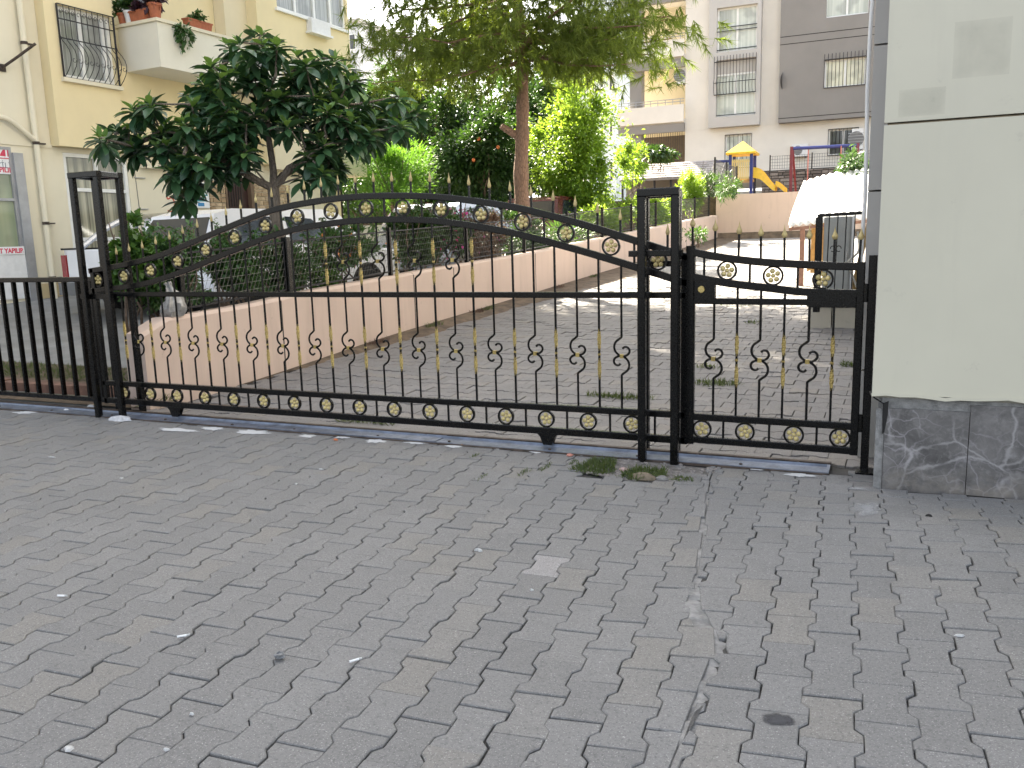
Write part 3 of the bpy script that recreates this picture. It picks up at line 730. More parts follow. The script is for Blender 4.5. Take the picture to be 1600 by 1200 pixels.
for y in (5.3, 25.8): mb.v += [(XW(y) - .012, y, -.2), (XW(y) - .012, y, ZW(y) - .02), (XW(y) - .2, y, ZW(y) - .02), (XW(y) - .2, y, -.2)]
mb.v[4:] = [(v[0], v[1], v[2] + (1.0 if i in (0, 3) else 0)) for i, v in enumerate(mb.v[4:])]
mb.v[4:] = [(v[0], v[1], v[2]) for v in mb.v[4:]]
for y in cuts[1:-1]: part("joint", MB().box(XW(y) - .004, XW(y) + .0025, y - .0075, y + .0075, g_yard(0, y) - .1, ZW(y) - .03), JOINT, pw)
fwall = thing("far_wall", "plain peach wall closing the far end of the driveway below the playground", "wall", (-2, 26, 1.1))
part("wall_section", MB().box(-4.62, 3.5, 26.03, 26.33, .6, 2.41), PINK, fwall)
part("brown_foot", MB().prism([(-4.6, 25.75, 1.09), (3.4, 25.75, 1.09), (3.4, 26.028, 1.30), (-4.6, 26.028, 1.30)], (0, .0015, -.12)), SOIL, fwall)  # brown wedge along the foot of the wall

WIREM = plain("grey_wire", (.16, .155, .14), .5, .4, .3, 20)
# mesh fence on the low wall
mf = thing("mesh_fence", "low wire mesh fence with dark square posts on top of the peach wall", "fence", (-5.45, 14, 1))
py = [5.75, 7.15, 9.0, 10.9, 12.8, 14.6, 16.4, 18.2, 20.0, 21.8, 23.6, 25.2]
for y in py:
    x = XW(y) - .10; w = .05 if y != 7.15 else .075
    part("post", MB().bar((x, y, ZW(y) - .05), (x, y, ZW(y) + .58), w), BLACK, mf)
for y0, y1 in zip(py, py[1:]):
    a, b = y0 + .035, y1 - .035; fr = MB()
    P_ = lambda y, h: (XW(y) - .10, y, ZW(y) + h)
    for h in (.045, .53): fr.bar(P_(a, h), P_(b, h), .018, up=(1, 0, 0))
    for y in (a, b): fr.bar(P_(y, .045), P_(y, .53), .016, up=(1, 0, 0))
    fo = part("mesh_frame", fr, IRON, mf)
    wm = MB(); n = int((b - a) / .055)
    for i in range(-4, n + 1):
        p, q = a + i * .055, a + i * .055 + .24; h0, h1 = .05, .525
        if p < a: h0 += (a - p) / .24 * .475; p = a
        if q > b: h1 -= (q - b) / .24 * .475; q = b
        if q - p < .03: continue
        wm.tube([P_(p, h0), P_(q, h1)], .0017, 3, (1, 0, 0), None, False)
    for h in np.arange(.11, .52, .075): wm.tube([P_(a, h), P_(b, h)], .0017, 3, (1, 0, 0), None, False)
    w_ = part("wire_mesh", wm, WIREM, fo, kind='stuff')

# ------------------------------------------------------------------ cream-yellow apartment house on the left
BX, BY = -13.5, 12.0; BROT = -math.atan(.049)
yb_ = thing("yellow_house", "cream yellow apartment house on the left with grilled window and flower balcony", "building", (BX, BY, 0), BROT)
MI = mat_of(yb_).inverted(); RM = mat_of(yb_)
def yl(px, py, xo=0.0):
    """place on the facade (pushed out by xo): local y and z of a picture point"""
    n = RM.to_3x3() @ Vector((1, 0, 0)); p0 = RM @ Vector((xo, 0, 0))
    p = MI @ Vector(onplane(px, py, tuple(p0), tuple(n))); return p.y, p.z
def ypart(name, mb, mt, parent=yb_, **k): return part(name, mb, mt, parent, local=True, **k)
def hole_wall(x0, x1, y0, y1, z0, z1, holes):
    """a wall slab with rectangular openings (y0,y1,z0,z1)"""
    mb = MB(); hs = sorted(holes)
    ys = [y0] + [v for h in hs for v in h[:2]] + [y1]
    for i in range(0, len(ys) - 1):
        if i % 2 == 0: mb.box(x0, x1, ys[i], ys[i + 1], z0, z1)
        else:
            h = hs[i // 2]; mb.box(x0, x1, h[0], h[1], z0, h[2]); mb.box(x0, x1, h[0], h[1], h[3], z1)
    return mb
def window(parent, y0, y1, z0, z1, mull=(), trans=(), glass=G_WIN, depth=-.10, fw=.06, sill=True, fm=FRAME, nm="window"):
    fr = MB(); fr.box(depth, depth + .06, y0, y0 + fw, z0, z1); fr.box(depth, depth + .06, y1 - fw, y1, z0, z1)
    fr.box(depth, depth + .06, y0 + fw, y1 - fw, z0, z0 + fw); fr.box(depth, depth + .06, y0 + fw, y1 - fw, z1 - fw, z1)
    ym = [y0] + [y0 + (y1 - y0) * q for q in mull] + [y1]; zm = [z0] + [z0 + (z1 - z0) * q for q in trans] + [z1]
    for y in ym[1:-1]: fr.box(depth + .002, depth + .062, y - fw * .5, y + fw * .5, z0 + fw, z1 - fw)
    for z in zm[1:-1]: fr.box(depth + .004, depth + .064, y0 + fw, y1 - fw, z - fw * .45, z + fw * .45)
    w = ypart(nm, fr, fm, parent)
    for a, b in zip(ym, ym[1:]):
        for c, d in zip(zm, zm[1:]): ypart("pane", MB().box(depth + .012, depth + .020, a + .01, b - .01, c + .01, d - .01), glass, w)
    if sill: ypart("sill", MB().box(-.02, .07, y0 - .06, y1 + .06, z0 - .05, z0 - .002), CREAM, w)
    return w
# levels from the picture
zs1 = 3.16
dy0, dz1 = yl(97, 236); dy1, _ = yl(197, 243); dz0 = .78
wy0, wz1 = yl(88, 6, .22); wy1, _ = yl(172, 27, .22); _, wz0 = yl(100, 121, .22)
sh1, _ = yl(31, 345)
ky0, _ = yl(352, 290); ky1, kz1 = yl(388, 252)
gnd_holes = [(sh1 - 2.0, sh1, 1.35, 3.09), (dy0, dy1, dz0, dz1 - .02), (ky0, ky1, .75, 2.85)]
ypart("ground_floor_wall", hole_wall(-.3, 0, -10, 6.4, -.2, zs1, gnd_holes), CREAM)
ypart("inner_core", MB().box(-9, -.55, -10, 7.9, -.2, 17.4), DARK)
# upper storeys: projecting bay, balcony recess, second bay
b0, _ = yl(78, 100, .22); b1, _ = yl(183, 100, .22)
ypart("upper_wall", MB().box(-.3, 0, -10, b0 - .004, zs1 + .003, 17.5), CREAM)
ypart("bay_wall", hole_wall(-.3, .22, b0, b1, zs1 + .003, 17.5, [(wy0, wy1, wz0, wz1)]), YELLOW)
ypart("slab_line", MB().box(-.02, .02, -10, b0, zs1 - .03, zs1 + .03), CREAM)
q0, _ = yl(352, 40, -.0); q1, _ = yl(388, 60, .0)
u0, uz1 = yl(431, -14, .3); u1, _ = yl(541, 28, .3); _, uz0 = yl(540, 48, .3)
e1, _ = yl(546, 60, .3)
BO = 1.05
c0, cz1 = yl(245, 33, BO); _, cz0 = yl(252, 104, BO); c1 = yl(440, 100, BO)[0]
ypart("under_balcony_wall", MB().box(-.3, .12, b1 + .004, q0, zs1 + .003, cz0 + .10), YELLOW)
ypart("recess_wall", MB().box(-.55, -.3, b1 + .004, q0, zs1 + .003, 17.5), YELLOW)
ypart("recess_wall", MB().box(-.3, .0, q0 + .004, q1 - .004, zs1 + .003, 17.5), BEIGE)
ypart("end_wall", hole_wall(-.3, .3, q1, e1, zs1 + .003, 17.5, [(u0, u1, uz0, uz1 + .6)]), YELLOW)
ypart("gable_wall", MB().box(-9, -.30, e1 - .25, e1, -.2, 17.5), CREAM)
ypart("roof_slab", MB().box(-9.2, .5, -10.2, e1 + .3, 17.5, 17.75), LGREY)
window(yb_, dy0, dy1, dz0, dz1 - .02, (.5,), (.33, .72), G_DOOR, -.08, .07, False)
w1 = window(yb_, wy0, wy1, wz0, wz1, (.42, .86), (), G_WIN, .10, .07, False)
ypart("sill", MB().box(.2, .30, wy0 - .07, wy1 + .07, wz0 - .07, wz0 - .003), CREAM, w1)
w2 = window(yb_, u0, u1, uz0, uz1 + .6, (.27, .54, .78), (), G_WIN, .18, .07, False)
ypart("sill", MB().box(.28, .37, u0 - .08, u1 + .05, uz0 - .06, uz0 - .003), FRAME, w2)
window(yb_, c0 + .35, c0 + 1.05, cz0 + .3, cz0 + 2.5, (.5,), (), G_DARK, -.30, .06, False, nm="balcony_door")
# white box below the upper window, pipes
a0, az1 = yl(478, 28, .3); a1, az0 = yl(509, 58, .3)
t = thing("wall_box", "pale box fixed under the upper window of the yellow house", "box", tuple(RM @ Vector((.30, (a0 + a1) / 2, az0))), BROT)
part("casing", MB().box(.003, .16, -(a1 - a0) / 2, (a1 - a0) / 2, 0, az1 - az0), WHITEP, t, local=True)
part("tray", MB().box(.003, .20, -(a1 - a0) / 2 - .05, (a1 - a0) / 2 + .05, -.05, -.003), FRAME, t, local=True)
# shop window with its posters
sw = window(yb_, sh1 - 2.0, sh1, 1.35, 3.09, (.5,), (.5,), G_SHOP, -.06, .05, False, ALU, "shop_window")
ypart("shop_pilaster", MB().box(0.002, .05, sh1 - .0, sh1 + .17, .45, 3.0), ALU)
ypart("shop_apron", MB().box(.003, .03, sh1 - 2.0, sh1 - .002, .55, 1.30), WHITEP)
ypart("base_band", MB().box(.002, .012, sh1 + .175, ky0 - .01, .40, .78), wall_mat("dirty_base", (.52, .42, .24), (.25, .2, .12), .6))
def text(body, size, mt, parent, y, z, x, name="lettering", bold=.0, sx=1.0):
    cu = bpy.data.curves.new(name, 'FONT'); cu.body = body; cu.size = size; cu.align_x = 'RIGHT'; cu.extrude = .0015; cu.offset = bold
    tmp = bpy.data.objects.new("t", cu); COL.objects.link(tmp)
    dg = bpy.context.evaluated_depsgraph_get(); me = bpy.data.meshes.new_from_object(tmp.evaluated_get(dg)); bpy.data.objects.remove(tmp)
    me.materials.clear(); me.materials.append(mt)
    o = bpy.data.objects.new(name, me); COL.objects.link(o); o.parent = parent
    o.location = (x, y, z); o.rotation_euler = (rad(90), 0, rad(90)); o.scale = (sx, 1, 1); return o
PAPER = plain("white_paper", (.78, .78, .78), .6, 0, .05, 10); REDINK = plain("red_ink", (.62, .05, .10), .6, 0, .1, 10); GREYINK = plain("grey_ink", (.16, .20, .24), .6, 0, .1, 10); TEALINK = plain("teal_ink", (.05, .30, .33), .6, 0, .2, 10)
sg = thing("shop_sign", "white shop window sign with red and grey lettering at the far left edge", "sign", tuple(RM @ Vector((-.03, sh1 - .05, 2.0))), BROT)
_, z1 = yl(10, 226); _, z0 = yl(12, 272)
zz = lambda p: p - 2.0
part("sheet", MB().box(.012, .018, -1.2, .06, zz(z0), zz(z1)), PAPER, sg, local=True)
part("red_band", MB().box(.0185, .0205, -1.2, .02, zz(z1) - .235, zz(z1) - .05), REDINK, sg, local=True)
text("Z\u0130", .21, PAPER, sg, .01, zz(z1) - .215, .0215, bold=.004)
text("C\u0130L\u0130", .13, GREYINK, sg, .03, zz(z1) - .385, .0195)
text("APILIR", .115, REDINK, sg, .05, zz(z0) + .03, .0195, bold=.003)
sg2 = thing("shop_strip", "narrow white strip sign with red letters below the shop window glass", "sign", tuple(RM @ Vector((.035, sh1 - .1, 1.36))), BROT)
part("sheet", MB().box(0, .006, -1.6, .09, -.055, .075), PAPER, sg2, local=True)
text("AT YAPILIR", .11, REDINK, sg2, .07, -.03, .0075, bold=.004, sx=.9)
# drain pipe with elbow
dp = thing("drain_pipe", "cream drain pipe with slanted branch beside the shop window", "pipe", tuple(RM @ Vector((.08, sh1 + .42, .5))), BROT)
part("pipe", MB().tube([(0, 0, -.1), (0, 0, 8)], .05, 10), CREAM, dp, smooth=True, local=True)
part("branch", MB().tube(smooth([(0, 0, 2.72), (.01, -.12, 2.80), (.02, -.45, 3.02), (.02, -.70, 3.06)], 4), .042, 10), CREAM, dp, smooth=True, local=True)
for z in (.35, 1.3, 2.66, 4.3): part("clamp", MB().lathe([(.058, z), (.058, z + .05)], 12).box(-.03, .03, .04, .16, z + .01, z + .035), RUST, dp, local=True)
ll = thing("wall_bracket", "dark rusty rod sticking out of the wall at the top left edge", "bracket", tuple(RM @ Vector((.02, yl(2, 106)[0], yl(2, 106)[1]))), BROT)
part("rod", MB().tube([(0, 0, 0), (.25, .12, .16), (.55, .26, .36)], .022, 8), RUST, ll, local=True)
part("foot", MB().box(-.015, .01, -.06, .06, -.06, .06), RUST, ll, local=True)
# window grille with bellied bars
gr = thing("window_grille", "dark bellied iron grille in front of the upper left window", "grille", tuple(RM @ Vector((.22, (wy0 + wy1) / 2, wz0))), BROT)
hw, hh = (wy1 - wy0) / 2 + .03, wz1 - wz0
belly = lambda q: .05 + (.24 * math.sin(math.pi * min(1, (1 - q) / .52)) ** .8 if q > .48 else 0)
prof_ = [(q, belly(1 - q)) for q in lin(0, 1, 14)]
belly = lambda z: .05 + (.22 * math.sin(math.pi * z / .52) ** .9 if z < .52 else 0)
for k in range(11):
    y = -hw + 2 * hw * k / 10
    part("bar", MB().tube([(belly(z), y, z * hh) for z in lin(0, 1, 14)], .007, 5), IRON, gr, local=True)
for z in (.0, .54, .80, 1.0): part("crossbar", MB().bar((belly(z), -hw, z * hh), (belly(z), hw, z * hh), .018), IRON, gr, local=True)
for y in (-hw, hw): part("edge_bar", MB().bar((.035, y, 0), (.035, y, hh), .025, .03, up=(1, 0, 0)), IRON, gr, local=True)
for k in range(10):
    for zc, s in ((.90, 1), (.22, -1)):
        y = -hw + 2 * hw * (k + .5) / 10; z = zc * hh
        part("scroll", MB().tube([(belly(zc) + .004, y + .04 * math.cos(a) * (1 - a / 9), z + s * .05 * math.sin(a) * (1 - a / 9)) for a in lin(0, 5.5, 9)], .005, 4), IRON, gr, local=True)
# balcony with cap, and its pots
bal = MB().box(.0, BO - .12, c0, c0 + .12, cz0, cz1); bal.box(BO - .12, BO, c0, c1, cz0 + .001, cz1 + .001); bal.box(-.3, BO - .12, c0 + .12, c1, cz0 + .002, cz0 + .16)
bo = ypart("balcony", bal, PALEBAL)
cap = MB().box(-.1, BO + .04, c0 - .04, c0 + .16, cz1 + .003, cz1 + .06); cap.box(BO - .16, BO + .04, c0 + .16, c1, cz1 + .004, cz1 + .061)
ypart("cap", cap, CREAM, bo)
# far corner of the house: low balcony on its right end
f0, _ = yl(500, 250, .35); f1, fz1 = yl(571, 224, .35); _, fz0 = yl(571, 276, .35)
ypart("end_balcony", MB().box(-.3, .35, f0 - 1.6, f1, fz0, fz1), BEIGE)
ypart("end_balcony_cap", MB().box(-.34, .40, f0 - 1.6, f1 + .05, fz1 + .003, fz1 + .05), CREAM)
g1, _ = yl(527, 300)
ypart("end_ground_wall", MB().box(-.3, .003, 6.41, g1, -.2, fz0 - .003), BEIGE)
# stone cladding beside the door, dark door, ledge, graffiti, notice
def stone_mat():
    mt, t, b = nodes("tan_stone"); ge = t.nodes.new("ShaderNodeNewGeometry"); n = noise(t, 25, 5, .65, ge.outputs['Position'])
    col = mix_col(t, ge.outputs['Random Per Island'], (.36, .25, .14), (.60, .46, .30)); col = mix_col(t, ramp(t, n, .4, .7, 0, .6), col, (.24, .16, .09))
    t.links.new(col, b.inputs['Base Color']); b.inputs['Roughness'].default_value = .9; bump(t, b, n, .6, .01); return mt
STONE = stone_mat(); rs = random.Random(5)
def cladding(y0, y1, z0, z1):
    mb = MB(); z = z0
    while z < z1 - .02:
        h = rs.uniform(.07, .12); y = y0 - rs.uniform(0, .1)
        while y < y1:
            w = rs.uniform(.12, .26); a, b = max(y, y0), min(y + w, y1)
            if b - a > .03:
                d = rs.uniform(.018, .04); mb.add([(.003, a, z), (.003, b - .008, z), (.003, b - .008, min(z + h, z1) - .008), (.003, a, min(z + h, z1) - .008), (d, a + .006, z + .006), (d, b - .014, z + .006), (d, b - .014, min(z + h, z1) - .014), (d, a + .006, min(z + h, z1) - .014)],
                    [(4, 5, 6, 7), (0, 1, 5, 4), (1, 2, 6, 5), (2, 3, 7, 6), (3, 0, 4, 7)])
            y += w
        z += h
    return mb
s0, _ = yl(326, 300); s3, _ = yl(452, 290)
ypart("stone_cladding", cladding(s0, ky0 - .04, .7, 2.75), STONE, kind='stuff')
ypart("stone_cladding", cladding(ky1 + .1, s3, .7, 2.75), STONE, kind='stuff')
dr = ypart("door", MB().box(-.14, -.08, ky0 + .02, ky1 - .02, .75, 2.83), plain("dark_red_door", (.045, .018, .015), .4))
fr = MB().box(-.2, .03, ky0 - .03, ky0 + .02, .75, 2.87); fr.box(-.2, .03, ky1 - .02, ky1 + .08, .75, 2.87)
ypart("door_frame", fr, plain("brown_door_frame", (.16, .10, .06), .5), dr)
for k in range(7): ypart("grille_bar", MB().box(-.078, -.066, ky0 + .08 + k * .075, ky0 + .095 + k * .075, 2.2, 2.8), IRON, dr)
l0, lz = yl(217, 258); l1, _ = yl(300, 262)
ypart("ledge", MB().box(.003, .18, l0, l1, lz - .06, lz), CREAM)
mt = REDINK
t5 = thing("painted_number", "red hand painted number on the cream wall above the pickup", "graffiti", tuple(RM @ Vector((.004, yl(262, 330)[0], yl(262, 331)[1]))), BROT)
mb = MB(); 
for a, b in zip(*(lambda L: (L, L[1:]))(smooth([(.19, .46), (.03, .44), (.02, .26), (.12, .29), (.19, .20), (.17, .06), (.06, .0), (.0, .03)], 4))): mb.bar((.003, a[0], a[1]), (.003, b[0], b[1]), .026, .004, up=(1, 0, 0), c=0)
mb.bar((.003, .33, .46), (.003, .34, .34), .026, .004, up=(1, 0, 0), c=0)
part("brush_stroke", mb, plain("red_brush_paint", (.62, .10, .06), .7), t5, local=True)
n0, nz1 = yl(296, 284, .05); n1, nz0 = yl(328, 325, .05)
nb = thing("notice_board", "white notice with teal print hanging beside the stone clad doorway", "notice", tuple(RM @ Vector((.045, n0, nz0))), BROT)
part("board", MB().box(-.04, .006, 0, n1 - n0, 0, nz1 - nz0), PAPER, nb, local=True)
for k in range(5): part("print_line", MB().box(.0065, .008, (n1 - n0) * .30, (n1 - n0) * (.9 - .08 * (k % 2)), (nz1 - nz0) * (.25 + .11 * k), (nz1 - nz0) * (.31 + .11 * k)), TEALINK if k < 4 else REDINK, nb, local=True)
part("print_block", MB().box(.0065, .008, (n1 - n0) * .35, (n1 - n0) * .7, (nz1 - nz0) * .06, (nz1 - nz0) * .2), plain("blue_ink", (.05, .25, .5), .6), nb, local=True)
# meter pipework on the ground floor wall
cb = thing("wall_cable", "thin grey cable and clips running across the cream wall beside the white glazed door", "cable", tuple(RM @ Vector((.01, dy1 + .15, 1))), BROT)
part("cable", MB().tube([(0, .05, -.2), (0, .03, 1.0), (0, .0, 1.98), (0, .9, 1.95)], .008, 5), GREYR, cb, local=True)
for z in (.5, 1.1, 1.7): part("clip", MB().box(-.008, .03, -.02, .22, z, z + .015), ALU, cb, local=True)
# pots on the balcony cap
def pot(name, label, y, x, w, l, h, mt, cat="flower pot", round_=False):
    z = cz1 + .063
    t = thing(name, label, cat, tuple(RM @ Vector((x, y, z))), BROT, None)
    if round_: part("body", MB().lathe([(w * .36, 0), (w * .5, h * .82), (w * .56, h * .83), (w * .56, h), (w * .47, h), (w * .45, h * .9)], 14), mt, t, smooth=True, local=True)
    else:
        mb = MB().prism([(-w * .42, -l * .47, 0), (w * .42, -l * .47, 0), (w * .42, l * .47, 0), (-w * .42, l * .47, 0)], (0, 0, .01))
        mb.add([(-w * .4, -l * .47, .011), (w * .4, -l * .47, .011), (w * .4, l * .47, .011), (-w * .4, l * .47, .011), (-w * .5, -l * .5, h), (w * .5, -l * .5, h), (w * .5, l * .5, h), (-w * .5, l * .5, h)], [(4, 5, 6, 7), (0, 1, 5, 4), (1, 2, 6, 5), (2, 3, 7, 6), (3, 0, 4, 7)])
        part("trough", mb, mt, t, local=True)
        part("rim", MB().box(-w * .54, w * .54, -l * .52, l * .52, h * .85, h + .004), mt, t, local=True)
    return t
POTS = []
xs_ = lambda q: q * BO
def sidep(px, py):      # a place on the short side of the balcony
    p = MI @ Vector(onplane(px, py, tuple(RM @ Vector((0, c0 + .05, 0))), tuple(RM.to_3x3() @ Vector((0, 1, 0))))); return p.x
y_s = c0 + .06
POTS.append((pot("flower_pot", "small dark terracotta pot at the wall end of the balcony", y_s, .12, .2, .2, .2, TERRA, round_=True), .22, L_DARK, .05))
POTS.append((pot("flower_pot", "white round flower pot on the balcony edge", y_s, .30, .21, .2, .22, WHITEP, round_=True), .26, L_DARK, .07))
t_ = pot("planter_trough", "terracotta planter trough on the short side of the balcony", y_s, .58, .42, .18, .19, TERRA, "planter"); POTS.append((t_, .14, L_PURP, .05))
POTS.append((pot("flower_pot", "brown round pot with dark purple plant on the balcony corner", c0 + .10, .92, .24, .2, .28, TERRA, round_=True), .45, L_PURP, .08))
t_ = pot("planter_trough", "terracotta planter trough on the long front of the balcony", c0 + 1.05, BO - .06, .16, .62, .15, TERRA, "planter"); POTS.append((t_, .12, L_ROSE, .04))
# ------------------------------------------------------------------ grey and white apartment house at the back
YB = 42.0
gb = thing("grey_house", "grey and white apartment house with balconies and grilled windows behind the playground", "building", (-4, YB, 3.85))
def gp(px, py, y=YB): p = atY(px, py, y); return float(p[0]), float(p[2])
def rect(px0, py0, px1, py1, y=YB):
    a, b = gp(px0, py0, y), gp(px1, py1, y); c = gp(px1, py0, y); d = gp(px0, py1, y)
    return (a[0] + d[0]) / 2, (b[0] + c[0]) / 2, (b[1] + d[1]) / 2, (a[1] + c[1]) / 2      # x0,x1,z0,z1
def gbox(name, r, y0, y1, mt, parent=None, **k): return part(name, MB().box(r[0], r[1], y0, y1, r[2], r[3]), mt, parent or gb, **k)
def gwin(r, y, mull=1, glass=G_GREY, fw=.07, parent=None, nm="window", rails=()):
    x0, x1, z0, z1 = r; fr = MB(); fr.box(x0, x0 + fw, y, y + .07, z0, z1); fr.box(x1 - fw, x1, y, y + .07, z0, z1); fr.box(x0 + fw, x1 - fw, y, y + .07, z0, z0 + fw); fr.box(x0 + fw, x1 - fw, y, y + .07, z1 - fw, z1)
    for k in range(1, mull + 1): xm = x0 + (x1 - x0) * k / (mull + 1); fr.box(xm - fw * .6, xm + fw * .6, y - .002, y + .068, z0 + fw, z1 - fw)
    w = part(nm, fr, FRAME, parent or gb)
    for k in range(mull + 1):
        a, b = x0 + (x1 - x0) * k / (mull + 1), x0 + (x1 - x0) * (k + 1) / (mull + 1)
        part("pane", MB().box(a + .01, b - .01, y + .02, y + .04, z0 + .01, z1 - .01), glass, w)
    for z in rails: part("guard_rail", MB().bar((x0 - .05, y - .10, z), (x1 + .05, y - .10, z), .035), IRON, w)
    return w
def ggrille(r, y, n, label, cross=(.0, 1.0), spikes=0, belly=0):
    x0, x1, z0, z1 = r; t = thing("window_grille", label, "grille", ((x0 + x1) / 2, y, z0)); h = z1 - z0
    for k in range(n + 1):
        x = x0 + (x1 - x0) * k / n - (x0 + x1) / 2
        path = [(x, -.06 - (belly * math.sin(math.pi * q / .5) if q < .5 else 0), q * h) for q in lin(0, 1, 10 if belly else 1)] + ([(x, -.06, h + spikes)] if spikes else [])
        part("bar", MB().tube(path, .011, 4), IRON, t, local=True)
    for c in cross: part("crossbar", MB().bar((x0 - (x0 + x1) / 2, -.06, c * h), (x1 - (x0 + x1) / 2, -.06, c * h), .03), IRON, t, local=True)
    return t
ZT = 17.0; Z0 = 3.85
xa = gp(1071, 100)[0]; xb = gp(1108, 100)[0]; xc = gp(1190, 100)[0]; xd = gp(1220, 100)[0]; xe = gp(1520, 100)[0]
xl = gp(968, 150)[0]
rl = rect(1133, 210, 1174, 262); r5 = rect(1294, 201, 1341, 242); 
def wall_holes(x0, x1, y0, y1, z0, z1, holes):
    mb = MB(); hs = sorted(holes); xs = [x0] + [v for h in hs for v in h[:2]] + [x1]
    for i in range(len(xs) - 1):
        if i % 2 == 0: mb.box(xs[i], xs[i + 1], y0, y1, z0, z1)
        else:
            h = hs[i // 2]; mb.box(h[0], h[1], y0, y1, z0, h[2]); mb.box(h[0], h[1], y0, y1, h[3], z1)
    return mb
zg = gp(1219, 194)[1]
part("ground_floor_wall", wall_holes(xa, xe, YB, YB + .3, Z0, zg, [rl, r5]), WHITER, gb)
part("column_wall", MB().box(xa, xd, YB, YB + .3, zg + .003, ZT), WHITER, gb)
part("core", MB().box(xa + .1, xe, YB + 1.6, YB + 12, Z0, ZT), LGREY, gb)
part("side_return", MB().box(xa, xa + .25, YB + .303, YB + 6, Z0, ZT), WHITER, gb)
# grey bay on the right
zband = gp(1219, 200)[1]
w3 = rect(1288, 91, 1353, 135, YB - .5); w4 = rect(1290, -60, 1360, 24, YB - .5)
part("grey_bay_wall", wall_holes(xd, xe, YB - .5, YB - .2, zg, ZT, [(w3[0], w3[1], w3[2], w3[3])]) if False else MB().box(xd, w3[0], YB - .5, YB - .2, zg, ZT).box(w3[1], xe, YB - .5, YB - .2, zg, ZT).box(w3[0], w3[1], YB - .5, YB - .2, zg, w3[2]).box(w3[0], w3[1], YB - .5, YB - .2, w3[3], w4[2]).box(w3[0], w3[1], YB - .5, YB - .2, w4[3], ZT), GREYR, gb)
part("grey_bay_floor", MB().box(xd, xe, YB - .199, YB - .003, zg + .001, zg + .2), GREYR, gb)
part("grey_bay_side", MB().box(xd, xd + .2, YB - .199, YB - .003, zg + .201, ZT), GREYR, gb)
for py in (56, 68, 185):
    z = gp(1280, py - 4, YB - .5)[1]; part("groove_shade_strip", MB().box(xd, xe, YB - .503, YB - .5005, z, z + .03), DARK, gb)  # dark strips on the flat wall, painted as the shade of grooves
gwin(w3, YB - .36, 1, G_YEL); gwin(w4, YB - .36, 1, G_GREY)
gwin(rl, YB + .1, 1, G_GREY); gwin(r5, YB + .1, 1, G_DARK)
ggrille(w3, YB - .5, 11, "straight iron grille over the window in the grey wall", (0, 1), .25)
ggrille(rl, YB, 6, "iron grille over the small ground floor window behind the yellow play tower", (0, .5, 1))
ggrille(r5, YB, 8, "iron grille over the dark ground floor window behind the swing", (0, 1))
# light grey window tower
rb0 = rect(1108, -80, 1189, 197, YB - .45)
wA = rect(1120, 9, 1183, 79, YB - .45); wB = rect(1116, 92, 1181, 181, YB - .45)
part("window_bay", MB().box(rb0[0], wA[0], YB - .45, YB - .003, rb0[2], ZT).box(wA[1], rb0[1], YB - .45, YB - .003, rb0[2], ZT).box(wA[0], wA[1], YB - .45, YB - .003, rb0[2], wB[2]).box(wA[0], wA[1], YB - .45, YB - .003, wB[3], wA[2]).box(wA[0], wA[1], YB - .45, YB - .003, wA[3], wA[3] + .5).box(wA[0], wA[1], YB - .45, YB - .003, wA[3] + 2.4, ZT), LGREY, gb)
zr = lambda py: gp(1150, py, YB - .45)[1]
gwin(wA, YB - .25, 1, G_GREY, .08, rails=(zr(40), zr(46), zr(75)))
gwin((wB[0], wB[1], wB[2], zr(113)), YB - .25, 1, G_GREY, .08, rails=(zr(145), zr(178)))
part("lintel_panel", MB().box(wB[0], wB[1], YB - .25, YB - .15, zr(113) + .003, wB[3]), LGREY, gb)
ggrille((wB[0], wB[1], zr(146), wB[3]), YB - .45, 13, "spiked iron grille across the upper half of the grey bay window", (0, .35, .95), .18, .15)
gwin((wA[0], wA[1], wA[3] + .5, wA[3] + 2.4), YB - .25, 1, G_GREY, .08)
# balconies on the left
def balcony(pz0, pz1, pb0, y=YB - .2):
    z0, z1, zb = gp(1068, pz0, y)[1], gp(1068, pz1, y)[1], gp(1068, pb0, y)[1]
    b = part("balcony", MB().box(xl, xa - .004, y - .15, y, z0, z1), WHITER, gb)
    part("balcony_floor", MB().box(xl, xa - .004, y + .003, y + 2.4, z0 - .05, z0 + .15), WHITER, b)
    part("balcony_beam", MB().box(xl, xa - .004, y - .06, y + .2, zb, z0 - .053), GREYR, b)
    for q in (.14, .26): part("hand_rail", MB().bar((xl, y - .07, z1 + q), (xa, y - .07, z1 + q), .035), ALU, b)
    for k in range(9): x = xl + (xa - xl) * (k + .5) / 9; part("rail_post", MB().bar((x, y - .07, z1), (x, y - .07, z1 + .26), .03), ALU, b)
    return z0, z1, zb
balcony(190, 163, 205); zt = balcony(88, 61, 104)
balcony(-14, -40, 0)
part("balcony_back_wall", MB().box(xl, xa - .004, YB + 2.4, YB + 2.6, zg + .1, ZT), BEIGE, gb)
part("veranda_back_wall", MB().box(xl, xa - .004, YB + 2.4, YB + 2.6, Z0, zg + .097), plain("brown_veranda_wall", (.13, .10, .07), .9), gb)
xp0, xp1 = gp(985, 140)[0], gp(1003, 140)[0]
part("balcony_pillar", MB().box(xp0, xp1, YB - .1, YB + .5, Z0, ZT), GREYR, gb)
part("ground_grille_wall", MB().box(xl, xa - .004, YB + .6, YB + .65, Z0, Z0 + .4), WHITER, gb)
rg = rect(1003, 205, 1066, 252, YB)
ggrille(rg, YB, 18, "rusty iron bars closing the ground floor veranda beside the white wall", (0, 1))
lamp = MB(); lamp.lathe([(.05, 0), (.16, -.03), (.16, -.08), (.08, -.14)], 12, (gp(1026, 118, YB + 1)[0], YB + 1, zt[2] - .06))
single("ceiling_lamp", lamp, FRAME, "round lamp on the ceiling of the cream balcony", "lamp")
